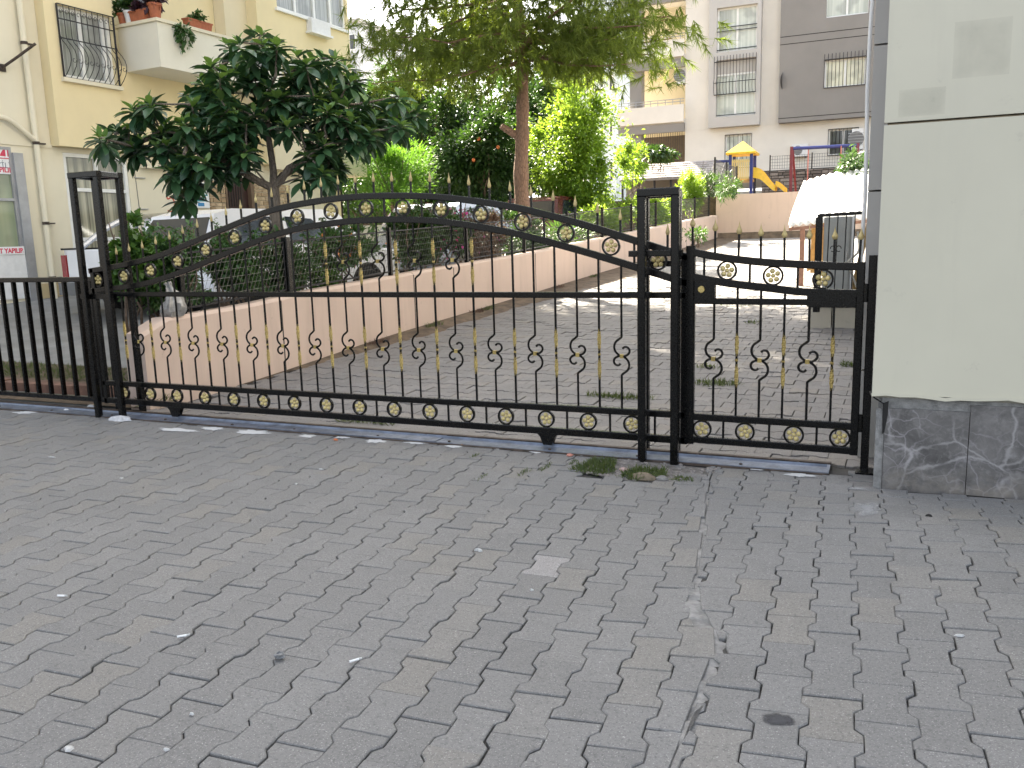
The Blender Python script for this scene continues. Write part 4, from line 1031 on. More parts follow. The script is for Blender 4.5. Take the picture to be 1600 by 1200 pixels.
# air conditioners
def aircon(px0, py0, px1, py1, y, label, mirror=False):
    r = rect(px0, py0, px1, py1, y); t = thing("air_conditioner", label, "air conditioner", ((r[0] + r[1]) / 2, y, r[2]), 0)
    w, h = (r[1] - r[0]) / 2, r[3] - r[2]
    part("casing", MB().box(-w, w, -.3, 0, 0, h), WHITEP, t, local=True)
    s = -1 if not mirror else 1
    part("fan_ring", MB().lathe([(h * .36, -.001), (h * .38, -.008), (h * .35, -.014), (h * .31, -.008)], 20, (s * w * .25, -.302, h * .5), 'y'), plain("dark_fan_grey", (.16, .16, .16), .6), t, local=True)
    for k in range(5): part("fan_grille", MB().box(s * w * .25 - h * .36, s * w * .25 + h * .36, -.316, -.312, h * (.22 + .14 * k), h * (.24 + .14 * k)), ALU, t, local=True)
    for sx in (-.7, .7): part("bracket", MB().box(sx * w - .02, sx * w + .02, -.32, .0, -.06, -.003), IRON, t, local=True)
    return t
aircon(1238, 226, 1263, 245, YB, "white air conditioner on the white wall behind the swing")
aircon(1331, 202, 1349, 234, YB - .55, "white air conditioner in front of the dark window on the right")
aircon(1059, 106, 1072, 132, YB + .3, "white air conditioner hanging at the right end of the cream balcony")
sd = single("satellite_dish", MB().lathe([(.02, .0), (.28, .05), (.42, .12), (.43, .13), (.27, .065), (.02, .02)], 16, (gp(1220, 130)[0], YB - .30, gp(1216, 130)[1]), 'x').rot(Matrix.Identity(4)), IRON, "dark round dish seen edge on at the corner of the grey wall", "dish", None, True)
# stone retaining wall of the upper terrace
def rubble(x0, x1, y, z0, z1, seed, wmn, wmx, hmn, hmx):
    mb = MB(); rs = random.Random(seed); z = z0
    while z < z1 - .03:
        h = min(rs.uniform(hmn, hmx), z1 - z); x = x0 - rs.uniform(0, .2)
        while x < x1:
            w = rs.uniform(wmn, wmx); a, b = max(x, x0), min(x + w, x1); d = rs.uniform(.02, .07)
            if b - a > .05: mb.add([(a, y, z), (b - .015, y, z), (b - .015, y, z + h - .015), (a, y, z + h - .015), (a + .01, y - d, z + .01), (b - .025, y - d, z + .01), (b - .025, y - d, z + h - .025), (a + .01, y - d, z + h - .025)], [(4, 5, 6, 7), (0, 1, 5, 4), (1, 2, 6, 5), (2, 3, 7, 6), (3, 0, 4, 7)])
            x += w
        z += h
    return mb
def rubble_mat():
    mt, t, b = nodes("grey_brown_rubble"); ge = t.nodes.new("ShaderNodeNewGeometry"); n = noise(t, 14, 5, .65, ge.outputs['Position'])
    col = mix_col(t, ge.outputs['Random Per Island'], (.13, .105, .09), (.34, .29, .25)); col = mix_col(t, ramp(t, n, .4, .7, 0, .5), col, (.12, .10, .08))
    t.links.new(col, b.inputs['Base Color']); b.inputs['Roughness'].default_value = .9; return mt
RUB = rubble_mat()
sw_ = thing("stone_wall", "grey brown rubble stone wall behind the slide and swing", "wall", (-1, 38.5, 2.4))
part("backing", MB().box(-4.9, 8, 38.50, 38.6, 2.38, 3.84), JOINT, sw_)
part("stones", rubble(-4.9, 3.0, 38.499, 2.38, 3.82, 9, .18, .5, .10, .20), RUB, sw_, kind='stuff')
# playground wire fence on the stone wall
pf = thing("wire_fence", "thin dark wire fence standing along the stone wall behind the slide", "fence", (-1, 38.4, 3.8))
for x in (-4.6, -2.9, -1.2, .5, 2.2): part("post", MB().bar((x, 38.7, 3.8), (x, 38.7, 4.5), .05), IRON, pf)
wm = MB()
for k in range(70): wm.tube([(-4.6 + k * .1, 38.7, 3.9), (-4.6 + k * .1, 38.7, 4.45)], .006, 3, cap=False)
for k in range(5): wm.tube([(-4.6, 38.7, 3.92 + k * .13), (2.3, 38.7, 3.92 + k * .13)], .006, 3, up=(0, 0, 1), cap=False)
part("wire_mesh", wm, IRON, pf, kind='stuff')
# fence along the terrace edge near the wall corner
cf = thing("corner_fence", "dark mesh fence posts on the terrace left of the slide", "fence", (-4.6, 27, 2.4))
for x, y in ((-4.75, 26.5), (-4.75, 28.6), (-4.75, 30.7), (-4.2, 31.2)): part("post", MB().bar((x, y, 2.38), (x, y, 3.55), .05), IRON, cf)
wm = MB()
for k in range(42): wm.tube([(-4.75, 26.5 + .1 * k, 2.45), (-4.75, 26.5 + .1 * k, 3.5)], .006, 3, up=(1, 0, 0), cap=False)
for k in range(8): wm.tube([(-4.75, 26.5, 2.5 + .14 * k), (-4.75, 30.7, 2.5 + .14 * k)], .006, 3, up=(1, 0, 0), cap=False)
part("wire_mesh", wm, IRON, cf, kind='stuff')
part("brace", MB().bar((-4.75, 26.6, 2.5), (-4.75, 28.3, 3.5), .03, up=(1, 0, 0)), IRON, cf)

# lean-to with shingle roof left of the terrace
def shingle_mat():
    mt, t, b = nodes("grey_shingle"); ge = t.nodes.new("ShaderNodeNewGeometry")
    col = mix_col(t, ge.outputs['Random Per Island'], (.26, .235, .22), (.40, .365, .34)); t.links.new(col, b.inputs['Base Color']); b.inputs['Roughness'].default_value = .9; return mt
SHING = shingle_mat()
YS = 36.0
x0, x1 = gp(968, 265, YS)[0], gp(1104, 262, YS)[0]; zt_, zb_ = gp(1040, 255, YS + 1.2)[1], gp(1040, 278, YS)[1]
lt = thing("lean_to", "low shelter with wavy grey shingle roof behind the bright bushes", "shelter", ((x0 + x1) / 2, YS, 2.3))
part("roof_board", MB().prism([(x0, YS, zb_), (x1, YS, zb_), (x1, YS + 1.2, zt_), (x0, YS + 1.2, zt_)], (0, 0, -.08)), GREYR, lt)
mb = MB(); rs = random.Random(4)
for r_ in range(7):
    f0, f1 = r_ / 7, (r_ + 1.25) / 7; x = x0 - .1 * (r_ % 2)
    while x < x1:
        w = .28; ya, yb2 = YS + 1.2 * f0, YS + 1.2 * min(1, f1); za, zb2 = zb_ + (zt_ - zb_) * f0 + .035 + rs.uniform(0, .01), zb_ + (zt_ - zb_) * min(1, f1) + .006
        mb.add([(x, ya, za), (x + w - .012, ya, za), (x + w - .012, yb2, zb2), (x, yb2, zb2), (x, ya, za - .025), (x + w - .012, ya, za - .025)], [(0, 1, 2, 3), (4, 5, 1, 0)]); x += w
part("shingles", mb, SHING, lt, kind='stuff')
for k in range(6): x = x0 + .1 + (x1 - x0 - .2) * k / 5; part("post", MB().bar((x, YS + .1, -.2), (x, YS + .1, zb_ - .02), .08), IRON, lt)
part("back_wall", MB().box(x0, x1, YS + 1.0, YS + 1.15, -.2, zt_ - .15), GREYR, lt)

# ------------------------------------------------------------------ playground
YP = 31.0
ptw = thing("play_tower", "wooden play tower with yellow pyramid roof and blue posts", "play tower", (gp(1157, 260, YP)[0], YP + .5, 2.38))
px0, px1 = gp(1141, 260, YP)[0], gp(1174, 260, YP)[0]; zr0 = gp(1157, 238, YP)[1]; zr1 = gp(1157, 221, YP + .5)[1]
for x in (px0, px1):
    for y in (YP, YP + .85): part("post", MB().bar((x, y, 2.3), (x, y, zr0), .10), BLUEP, ptw)
xm = (px0 + px1) / 2; o = .14
part("roof", MB().add([(px0 - o, YP - o, zr0), (px1 + o, YP - o, zr0), (px1 + o, YP + .85 + o, zr0), (px0 - o, YP + .85 + o, zr0), (xm, YP + .42, zr1), ], [(3, 2, 1, 0), (0, 1, 4), (1, 2, 4), (2, 3, 4), (3, 0, 4)]).box(px0 - o, px1 + o, YP - o, YP + .85 + o, zr0 - .07, zr0 - .003), YELP, ptw)
zd0, zd1 = gp(1157, 280, YP)[1], gp(1157, 249, YP)[1]
part("deck", MB().box(px0, px1, YP, YP + .85, zd0 - .08, zd0), WOOD, ptw)
SLAT = plain("pale_yellow_slat", (.72, .58, .25), .6)
for k in range(9): a = px0 + .06 + (px1 - px0 - .12) * k / 9; part("slat", MB().box(a, a + (px1 - px0 - .12) / 9 - .018, YP - .045, YP - .02, zd0, zd1), SLAT, ptw)
part("slat_rail", MB().box(px0 + .05, px1 - .05, YP - .018, YP + .02, zd1 - .1, zd1 - .04), SLAT, ptw)
part("side_panel", MB().box(px1 - .02, px1 + .02, YP + .06, YP + .3, zd0 + .1, zd1 + .05), REDP, ptw)
part("side_bar", MB().bar((gp(1117, 252, YP)[0], YP + .2, gp(1117, 252, YP)[1]), (px0, YP + .2, gp(1140, 251, YP)[1]), .09), BLUEP, ptw)
sl0 = (px1 + .06, YP + .35, zd0 + .42); sx1, sz1 = gp(1226, 299, YP + .35)
path = smooth([(px1 + .05, zd0 + .05), (px1 + .30, zd0 - .02), (px1 + .75, zd0 - .42), (sx1 - .25, sz1 + .20), (sx1 + .06, sz1 - .05)], 6)
slide_m = MB()
for (xx, z) in path: slide_m.v += [(xx, YP + .12, z + .34 * (1 - .55 * sstep(px1 + .2, px1 + .9, xx))), (xx, YP + .15, z), (xx, YP + .58, z), (xx, YP + .61, z + .34 * (1 - .55 * sstep(px1 + .2, px1 + .9, xx))), (xx, YP + .66, z - .02), (xx, YP + .07, z - .02)]
for i in range(len(path) - 1):
    for j in range(6): slide_m.f.append((6 * i + j, 6 * i + (j + 1) % 6, 6 * i + 6 + (j + 1) % 6, 6 * i + 6 + j))
slide_m.f += [tuple(range(6))[::-1], tuple(6 * (len(path) - 1) + j for j in range(6))]
single("slide", slide_m, YELP, "yellow plastic slide coming down from the play tower", "slide", None, False)
sgx, sgz = gp(1237, 232, YP); sgx2, sgz2 = gp(1343, 227, YP + .4)
swg = thing("swing", "swing frame with dark red posts and blue top bar", "swing", ((sgx + sgx2) / 2, YP + .5, 2.38))
part("post", MB().bar((sgx, YP, 2.3), (sgx, YP, sgz + .06), .10), REDP, swg)
part("post", MB().bar((sgx + .1, YP + 1.2, 2.3), (sgx + .02, YP + .14, sgz + .02), .07), REDP, swg)
part("post", MB().bar((sgx2 - .05, YP, 2.3), (sgx2 - .05, YP + .4, sgz2 + .06), .10), REDP, swg)
part("top_bar", MB().tube([(sgx, YP + .05, sgz), (sgx2, YP + .4, sgz2)], .055, 10), BLUEP, swg, smooth=True)
for px in (1263, 1314):
    x = gp(px, 240, YP + .2)[0]; zt2 = sgz + (sgz2 - sgz) * (x - sgx) / (sgx2 - sgx)
    part("hanger", MB().bar((x, YP + .2, 2.75), (x, YP + .2, zt2), .035), PINKP, swg)
part("seat", MB().box(gp(1263, 240, YP + .2)[0] - .1, gp(1314, 240, YP + .2)[0] - .9, YP + .1, YP + .35, 2.72, 2.76), PINKP, swg)

# ------------------------------------------------------------------ white roofed kiosk, cabinet and iron leaf beside the right building
ky = thing("kiosk", "small open shed with curved white corrugated roof and orange posts", "shed", (-.8, 15.5, .55))
nU, nV = 64, 7; mb = MB()
for i in range(nU + 1):
    u = i / nU; x = -1.37 + 1.75 * u
    for j in range(nV + 1):
        v = j / nV; y = 14.0 + 2.6 * v
        z = 1.40 + .13 * u * (1 - v) + (.80 + .16 * math.sin(math.pi * min(1, u * .95)) ** 1.0) * (v ** .85) + .018 * math.cos(u * 2 * math.pi * 16)
        mb.v.append((x, y, z))
for i in range(nU):
    for j in range(nV): a = i * (nV + 1) + j; mb.f.append((a, a + nV + 1, a + nV + 2, a + 1))
ro = part("roof", mb, SHEET, ky, smooth=True); ro.modifiers.new("thick", 'SOLIDIFY').thickness = .006
part("eave_bar", MB().bar((-1.36, 14.03, 1.35), (.36, 14.03, 1.48), .045), ORANGE, ky)
for x, y, h in ((-1.16, 14.06, 1.37), (-.62, 14.06, 1.41), (-1.16, 16.4, 2.05), (.3, 16.4, 2.05)): part("post", MB().bar((x, y, .4), (x, y, h), .07), ORANGE, ky)
part("rafter", MB().bar((-1.33, 14.0, 1.35), (-1.33, 16.55, 2.13), .05, up=(1, 0, 0)), ORANGE, ky)
part("back_panel", MB().box(-1.1, -.72, 15.0, 15.05, .62, 1.60), WOOD, ky)
part("side_panel", MB().box(-.74, -.70, 14.1, 15.0, .62, 1.35), ORANGE, ky)
part("sloping_board", MB().prism([(-1.1, 14.3, .72), (-.45, 14.3, 1.08), (-.45, 14.3, 1.03), (-1.1, 14.3, .67)], (0, .5, 0)), WOOD, ky)
PLINTH = wall_mat("pale_plinth", (.46, .42, .34), (.22, .19, .15), .5)
pl = thing("concrete_plinth", "cracked pale concrete plinth on the driveway beside the right building", "plinth", (-.45, 10.3, .25))
for poly in ([(-.735, 10.06), (-.50, 10.06), (-.545, 10.5), (-.735, 10.5)], [(-.488, 10.06), (-.10, 10.06), (-.10, 10.5), (-.53, 10.5)]):
    part("block", MB().prism([(x, y, .15) for x, y in poly], (0, 0, .325)), PLINTH, pl)
mt_ = single("rubber_mat", MB().box(-.74, -.12, 10.05, 10.55, .478, .60), RUBBER, "thick black folded mat lying on the concrete plinth", "mat")
cab = thing("metal_cabinet", "tall grey sheet metal cabinet standing behind the iron gate leaf", "cabinet", (-.47, 10.35, .6))
part("body", MB().box(-.615, -.325, 10.2, 10.52, .603, 1.47), plain("grey_sheet_metal", (.34, .345, .33), .5, .3, .15, 6), cab)
part("door", MB().box(-.605, -.345, 10.185, 10.198, .63, 1.455), plain("grey_sheet_metal_door", (.38, .385, .365), .5, .3, .12, 6), cab)
part("side_strip", MB().box(-.324, -.300, 10.2, 10.5, .63, 1.47), WHITEP, cab)
part("handle", MB().box(-.37, -.36, 10.17, 10.184, 1.0, 1.1), CHROME, cab)
leaf = thing("iron_gate_leaf", "open black iron gate leaf leaning in front of the grey cabinet", "gate", (-.45, 9.8, .6))
part("post", MB().bar((-.64, 9.8, .45), (-.64, 9.8, 1.47), .07), BLACK, leaf)
part("top_rail", MB().bar((-.66, 9.8, 1.485), (-.20, 9.8, 1.50), .035), BLACK, leaf)
part("bottom_rail", MB().bar((-.66, 9.8, .66), (-.20, 9.8, .66), .035), BLACK, leaf)
for x in (-.55, -.465, -.38, -.295, -.22):
    part("bar", MB().bar((x, 9.8, .66), (x + .012, 9.8, 1.485), .011), BLACK, leaf)
for s in (-1, 1): part("scroll", MB().tube([(-.465 + s * (.03 + .025 * math.cos(a)), 9.79, 1.13 + .03 * math.sin(a)) for a in lin(0, 5.4, 10)], .005, 5), BLACK, leaf)
hose = MB().tube(smooth([(-.26, 10.1, 1.30), (-.24, 10.0, 1.1), (-.34, 9.95, .98), (-.30, 9.98, .85), (-.24, 10, .7)], 6), .012, 6)
single("garden_hose", hose, plain("pale_hose", (.5, .48, .42), .5), "pale hose hanging in a loop behind the iron gate leaf", "hose", None, True)
tb = thing("leaning_planks", "bundle of pale planks leaning beside the grey cabinet", "planks", (-.22, 10.4, .6))
for k, (a, b) in enumerate(((-.30, -.16), (-.27, -.20), (-.22, -.11))): part("plank", MB().bar((a, 10.3 + .05 * k, .62), (b, 10.5 + .05 * k, 1.38 - .1 * k), .05, .02), WOOD, tb)

# ------------------------------------------------------------------ cars
def car(name, label, cat, loc, rz, prof, half, roof, mt, wheels, wr, glass_rows, extra=None, group=None):
    """prof: body side outline (x along length, z); roof: greenhouse outline; local x points forward, y left"""
    t = thing(name, label, cat, loc, rz, group)
    b = MB(); n = len(prof)
    for y, ins in ((-half, .05), (-half + .07, 0), (half - .07, 0), (half, .05)):
        cx = sum(p[0] for p in prof) / n; cz = sum(p[1] for p in prof) / n
        for x, z in prof: b.v.append((x - (x - cx) / abs(x - cx + 1e-6) * ins, y, z - (z - cz) / abs(z - cz + 1e-6) * ins * .5))
    for l in range(3):
        for i in range(n): b.f.append((l * n + i, l * n + (i + 1) % n, (l + 1) * n + (i + 1) % n, (l + 1) * n + i))
    b.f += [tuple(range(n))[::-1], tuple(3 * n + i for i in range(n))]
    part("body", b, mt, t, smooth=True, local=True)
    if roof:
        r = MB(); n = len(roof); zmx = max(p[1] for p in roof); zmn = min(p[1] for p in roof)
        for s in (-1, 1):
            for x, z in roof: r.v.append((x, s * (half - .06 - .16 * (z - zmn) / (zmx - zmn)), z))
        r.f = [tuple(range(n))[::-1], tuple(range(n, 2 * n))] + [(i, (i + 1) % n, (i + 1) % n + n, i + n) for i in range(n)]
        cbn = part("cabin", r, mt, t, local=True)
        for poly in glass_rows:
            for s in (-1, 1):
                g = MB(); pts = [(x, s * (half - .056 - .16 * (z - zmn) / (zmx - zmn)), z) for x, z in poly]
                g.prism(pts, (0, s * .006, 0)); part("side_window", g, CGLASS, cbn, local=True)
        fr = [(p, q) for p, q in zip(roof, roof[1:]) if abs(q[1] - p[1]) > .25]
        for (xa_, za), (xb_, zb3) in fr:
            g = MB(); k0, k1 = .12, .9; P0 = (xa_ + (xb_ - xa_) * k0, za + (zb3 - za) * k0); P1 = (xa_ + (xb_ - xa_) * k1, za + (zb3 - za) * k1)
            w0, w1 = half - .14 - .16 * (P0[1] - zmn) / (zmx - zmn), half - .14 - .16 * (P1[1] - zmn) / (zmx - zmn)
            nx, nz = (zb3 - za), -(xb_ - xa_); l = math.hypot(nx, nz); nx, nz = -nx / l * .008, -nz / l * .008
            mid = (sum(p[0] for p in roof) / n); sgn = 1 if (P0[0] + nx - mid) ** 2 > (P0[0] - mid) ** 2 else -1; nx, nz = nx * sgn, nz * sgn
            g.prism([(P0[0], -w0, P0[1]), (P0[0], w0, P0[1]), (P1[0], w1, P1[1]), (P1[0], -w1, P1[1])], (nx, 0, nz)); part("windscreen", g, CGLASS, cbn, local=True)
    for x in wheels:
        for s in (-1, 1):
            w = part("wheel", MB().lathe([(wr * .62, -.10), (wr * .96, -.10), (wr, -.06), (wr, .06), (wr * .96, .10), (wr * .62, .10)], 24, (x, s * (half - .055), wr), 'y'), RUBBER, t, local=True, smooth=True)
            part("rim", MB().lathe([(wr * .64, -.098), (wr * .55, -.05), (wr * .1, -.07), (wr * .1, .07), (wr * .55, .05), (wr * .64, .098)], 16, (x, s * (half - .055), wr), 'y'), CHROME, w, local=True, smooth=True)
            part("wheel_arch", MB().lathe([(wr * 1.22, -.004), (wr * 1.22, .010), (wr * .9, .010)], 24, (x, s * (half - .001), wr), 'y'), DARK, t, local=True)
    return t
# pickup
phi = rad(90 - 15)
pk_z = .27
prof = [(0, .45), (0, 1.08), (1.28, 1.08), (1.32, 1.02), (3.55, 1.02), (3.9, 1.0), (4.75, .92), (4.9, .75), (4.9, .42), (4.2, .38), (.6, .38)]
roof = [(1.28, 1.0), (1.36, 1.60), (1.5, 1.66), (2.9, 1.66), (3.1, 1.60), (3.75, 1.0)]
gl = [[(1.60, 1.10), (1.62, 1.50), (2.38, 1.50), (2.38, 1.10)], [(2.60, 1.08), (2.60, 1.52), (2.98, 1.52), (3.40, 1.08)]]
pk = car("pickup_truck", "white pickup truck with chrome roll bar parked by the yellow house", "pickup truck", (-11.45, 9.67, pk_z), phi, prof, .88, roof, CARW, (1.0, 4.0), .36, gl)
part("bumper", MB().box(-.14, .02, -.84, .84, .36, .56), PLASTG, pk, local=True)
for s in (-1, 1):
    part("tail_light", MB().box(-.03, .16, s * .80 - .09, s * .80 + .09, .62, 1.0), TAIL, pk, local=True)
part("tailgate", MB().box(-.022, .01, -.68, .68, .58, 1.06), CARW, pk, local=True)
for s in (-1, 1): part("bed_rim", MB().box(-.02, 1.26, s * .8425 - .0425, s * .8425 + .0425, 1.081, 1.11), DARK, pk, local=True)
rbx = []
for s in (-1, 1):
    part("roll_bar", MB().tube(smooth([(.25, s * .78, 1.10), (.70, s * .74, 1.42), (1.0, s * .70, 1.56), (1.20, s * .70, 1.60)], 5), .05, 8), CARS, pk, local=True, smooth=True)
    part("roll_hoop", MB().tube([(1.17, s * .72, 1.10), (1.21, s * .70, 1.62)], .045, 8), CHROME, pk, local=True, smooth=True)
part("roll_bar_cross", MB().tube([(1.21, -.7, 1.60), (1.21, .7, 1.60)], .045, 8), CHROME, pk, local=True, smooth=True)
for s in (-1, 1): part("mirror", MB().box(3.3, 3.42, s * .88, s * 1.05, 1.08, 1.24), CARW, pk, local=True)
# hatchbacks
hb = [(0, .35), (-.02, .62), (.02, .86), (.75, .95), (1.1, .98), (3.4, .98), (3.75, .92), (3.85, .6), (3.8, .32), (3.2, .27), (.5, .27)]
hr = [(.95, .95), (1.75, 1.42), (2.2, 1.48), (3.1, 1.47), (3.35, 1.40), (3.72, .96)]
hg = [[(1.30, 1.01), (1.80, 1.36), (2.30, 1.39), (2.30, 1.01)], [(2.38, 1.01), (2.38, 1.39), (3.05, 1.38), (3.42, 1.01)]]
hr2 = [(.70, .95), (1.18, 1.44), (1.5, 1.50), (3.2, 1.49), (3.5, 1.42), (3.78, .96)]
def hatch(label, x, y, z, heading, mt, hr=hr):
    t = car("parked_car", label, "car", (x, y, z), heading, [(3.85 - a, b) for a, b in hb][::-1], .84, [(3.85 - a, b) for a, b in hr][::-1], mt, (.75, 3.05), .31, [[(3.85 - a, b) for a, b in g][::-1] for g in hg], None, "cars parked behind the peach wall")
    for s in (-1, 1):
        part("headlight", MB().box(3.72, 3.87, s * .62 - .14, s * .62 + .14, .62, .78), FRAME, t, local=True)
        part("indicator", MB().box(3.70, 3.86, s * .79 - .04, s * .79 + .04, .64, .74), P_ORA, t, local=True)
        part("mirror", MB().box(2.35, 2.48, s * .84, s * 1.0, .98, 1.1), mt, t, local=True)
    part("bumper", MB().box(3.80, 3.90, -.78, .78, .30, .52), mt, t, local=True)
    part("number_plate", MB().box(3.90, 3.91, -.26, .26, .36, .47), PAPER, t, local=True)
    return t
hatch("white car with dark wheel arch facing the hedge behind the mesh fence", -8.67, 8.48, g_road(-8, 10.4) + .08, rad(82), CARW, hr2)
hatch("silver car parked beyond the magenta flowers, next to the pine trunk", -7.55, 13.0, g_road(-7, 15), rad(88), CARS)
hatch("red roofed car parked beside the bright lime tree", -7.35, 17.6, g_road(-7, 19.5), rad(88), CARR)
hatch("dark red car half hidden near the end of the yellow house", -12.2, 20.4, g_road(-11, 22), rad(75), CARR)
# low boundary wall across the road further up
single("road_wall", MB().box(-12.6, -7.6, 18.6, 18.8, .6, 1.75), CREAM, "low cream wall across the road behind the parked cars", "wall")

# distant houses
YW = 62.0
def far_house(label, px0, px1, py0, mt, floors, y, name="apartment_block", sx=4):
    x0, x1 = gp(px0, 150, y)[0], gp(px1, 150, y)[0]; zt = gp((px0 + px1) / 2, py0, y)[1]
    t = thing(name, label, "building", ((x0 + x1) / 2, y, 4), 0)
    part("wall", MB().box(x0, x1, y, y + 10, 3.5, zt), mt, t)
    part("roof_edge", MB().box(x0 - .2, x1 + .2, y - .2, y + 10.2, zt + .003, zt + .3), LGREY, t)
    for f in range(floors):
        z = zt - 2.4 - f * 3.0
        if z < 4: break
        for k in range(sx):
            a = x0 + (x1 - x0) * (k + .25) / sx; b = x0 + (x1 - x0) * (k + .75) / sx
            w = part("window", MB().box(a, b, y - .06, y - .003, z, z + 1.4), FRAME, t); part("pane", MB().box(a + .08, b - .08, y - .075, y - .062, z + .08, z + 1.32), G_DARK, w)
    return t
far_house("pale blue white apartment block glimpsed left of the grey house", 906, 962, -60, plain("pale_blue_render", (.58, .64, .68), .8), 6, 58.0)
far_house("white apartment block with red trim far behind the bright lime tree", 872, 900, 60, plain("pinkish_render", (.70, .58, .54), .8), 4, 75.0, sx=3)
far_house("pale apartment block far behind the end of the yellow house", 470, 566, 40, plain("pale_grey_render", (.62, .63, .64), .8), 5, 70.0, sx=5)
# ------------------------------------------------------------------ vegetation
def raw_mesh(name, V, faces_n, idx, mt):
    me = bpy.data.meshes.new(name); n = len(V); nf = len(idx) // faces_n
    me.vertices.add(n); me.vertices.foreach_set('co', np.asarray(V, np.float32).ravel())
    me.loops.add(len(idx)); me.loops.foreach_set('vertex_index', np.asarray(idx, np.int32))
    me.polygons.add(nf); me.polygons.foreach_set('loop_start', np.arange(0, len(idx), faces_n, dtype=np.int32)); me.polygons.foreach_set('loop_total', np.full(nf, faces_n, np.int32))
    me.materials.append(mt); me.update(calc_edges=True); return me
def norm(a): return a / (np.linalg.norm(a, axis=-1, keepdims=True) + 1e-9)
def leaves(P, D, L, Wd, rs, fold=.25, curl=.2):
    """folded pointed leaves: 6 corners, 4 triangles each; P base points, D directions"""
    n = len(P); L = np.broadcast_to(L, (n,))[:, None] * rs.uniform(.7, 1.15, (n, 1)); Wd = L * Wd
    D = norm(D); up = norm(rs.normal(size=(n, 3)) * .6 + np.array([0, 0, 1.0])); S = norm(np.cross(D, up)); N = np.cross(S, D)
    mid = P + D * L * .5 + N * L * curl * .15; tip = P + D * L - N * L * curl * .35
    l1 = P + D * L * .42 + S * Wd * .5 + N * Wd * fold; r1 = P + D * L * .42 - S * Wd * .5 + N * Wd * fold
    V = np.stack([P, l1, mid, r1, tip], 1).reshape(-1, 3)
    o = (np.arange(n) * 5)[:, None]
    idx = (o + np.array([[0, 1, 2, 0, 2, 3, 1, 4, 2, 3, 2, 4]])).ravel()
    return V, idx
def cloud(n, c, r, rs, lump=7, hollow=.55, low=-1.0):
    """points in an uneven crown: lumps spread through an ellipsoid"""
    c, r = np.array(c, float), np.array(r, float)
    lc = norm(rs.normal(size=(lump * 4, 3))) * rs.uniform(.25, 1.0, (lump * 4, 1)); lc = lc[lc[:, 2] > low]
    k = rs.randint(0, len(lc), n); lr = rs.uniform(.16, .42, len(lc))[k][:, None]
    lr = lr * (1 + .35 * rs.normal(size=(n, 1)).clip(-1.2, 2.2))
    d = norm(rs.normal(size=(n, 3))); p = lc[k] + d * lr * rs.uniform(hollow, 1, (n, 1))
    out = norm(p - lc[k] * .6) + rs.normal(size=(n, 3)) * .5
    return c + p * r, out
def crown_part(parent, pts, dirs, L, Wd, mt, rs, name="foliage", **k):
    V, idx = leaves(pts, dirs, L, Wd, rs, **k)
    M = np.array(root_of(parent).location)
    o = bpy.data.objects.new(name, raw_mesh(name, V - M, 3, idx, mt)); COL.objects.link(o); o.parent = parent; o['kind'] = 'stuff'; return o
def limb(mb, a, b, r0, r1, n=7, seg=6, wob=.06):
    a, b = np.array(a, float), np.array(b, float); l = np.linalg.norm(b - a); pts = []
    for i in range(seg + 1):
        t = i / seg; pts.append(a + (b - a) * t + (NR.normal(size=3) * wob * l * .35 * math.sin(math.pi * t)))
    mb.tube(pts, 1.0, n, (0.1, 1, .05), [r0 + (r1 - r0) * i / seg for i in range(seg + 1)]); return pts
def tree(name, label, base, h, c, r, n, L, Wd, mt, trunk_r=.08, bark=TWIG, seed=1, droop=0, lump=8, cat="tree", group=None, limbs=7, hollow=.55, **k):
    rs = np.random.RandomState(seed); t = thing(name, label, cat, tuple(base), 0, group)
    mb = MB(); top = (c[0], c[1], c[2] - r[2] * .2); limb(mb, base, top, trunk_r, trunk_r * .45, 8, 6, .05)
    for i in range(limbs):
        d = norm(rs.normal(size=3)); d[2] = abs(d[2]) * .6 + .1; q = np.array(c) + d * np.array(r) * .75
        s = np.array(base) + (np.array(top) - np.array(base)) * rs.uniform(.5, .95); limb(mb, s, q, trunk_r * .4, trunk_r * .1, 5, 4, .1)
    part("trunk", mb, bark, t, smooth=True)
    p, d = cloud(n, c, r, rs, lump, hollow); d[:, 2] -= droop
    crown_part(t, p, d, L, Wd, mt, rs, "crown", **k); return t

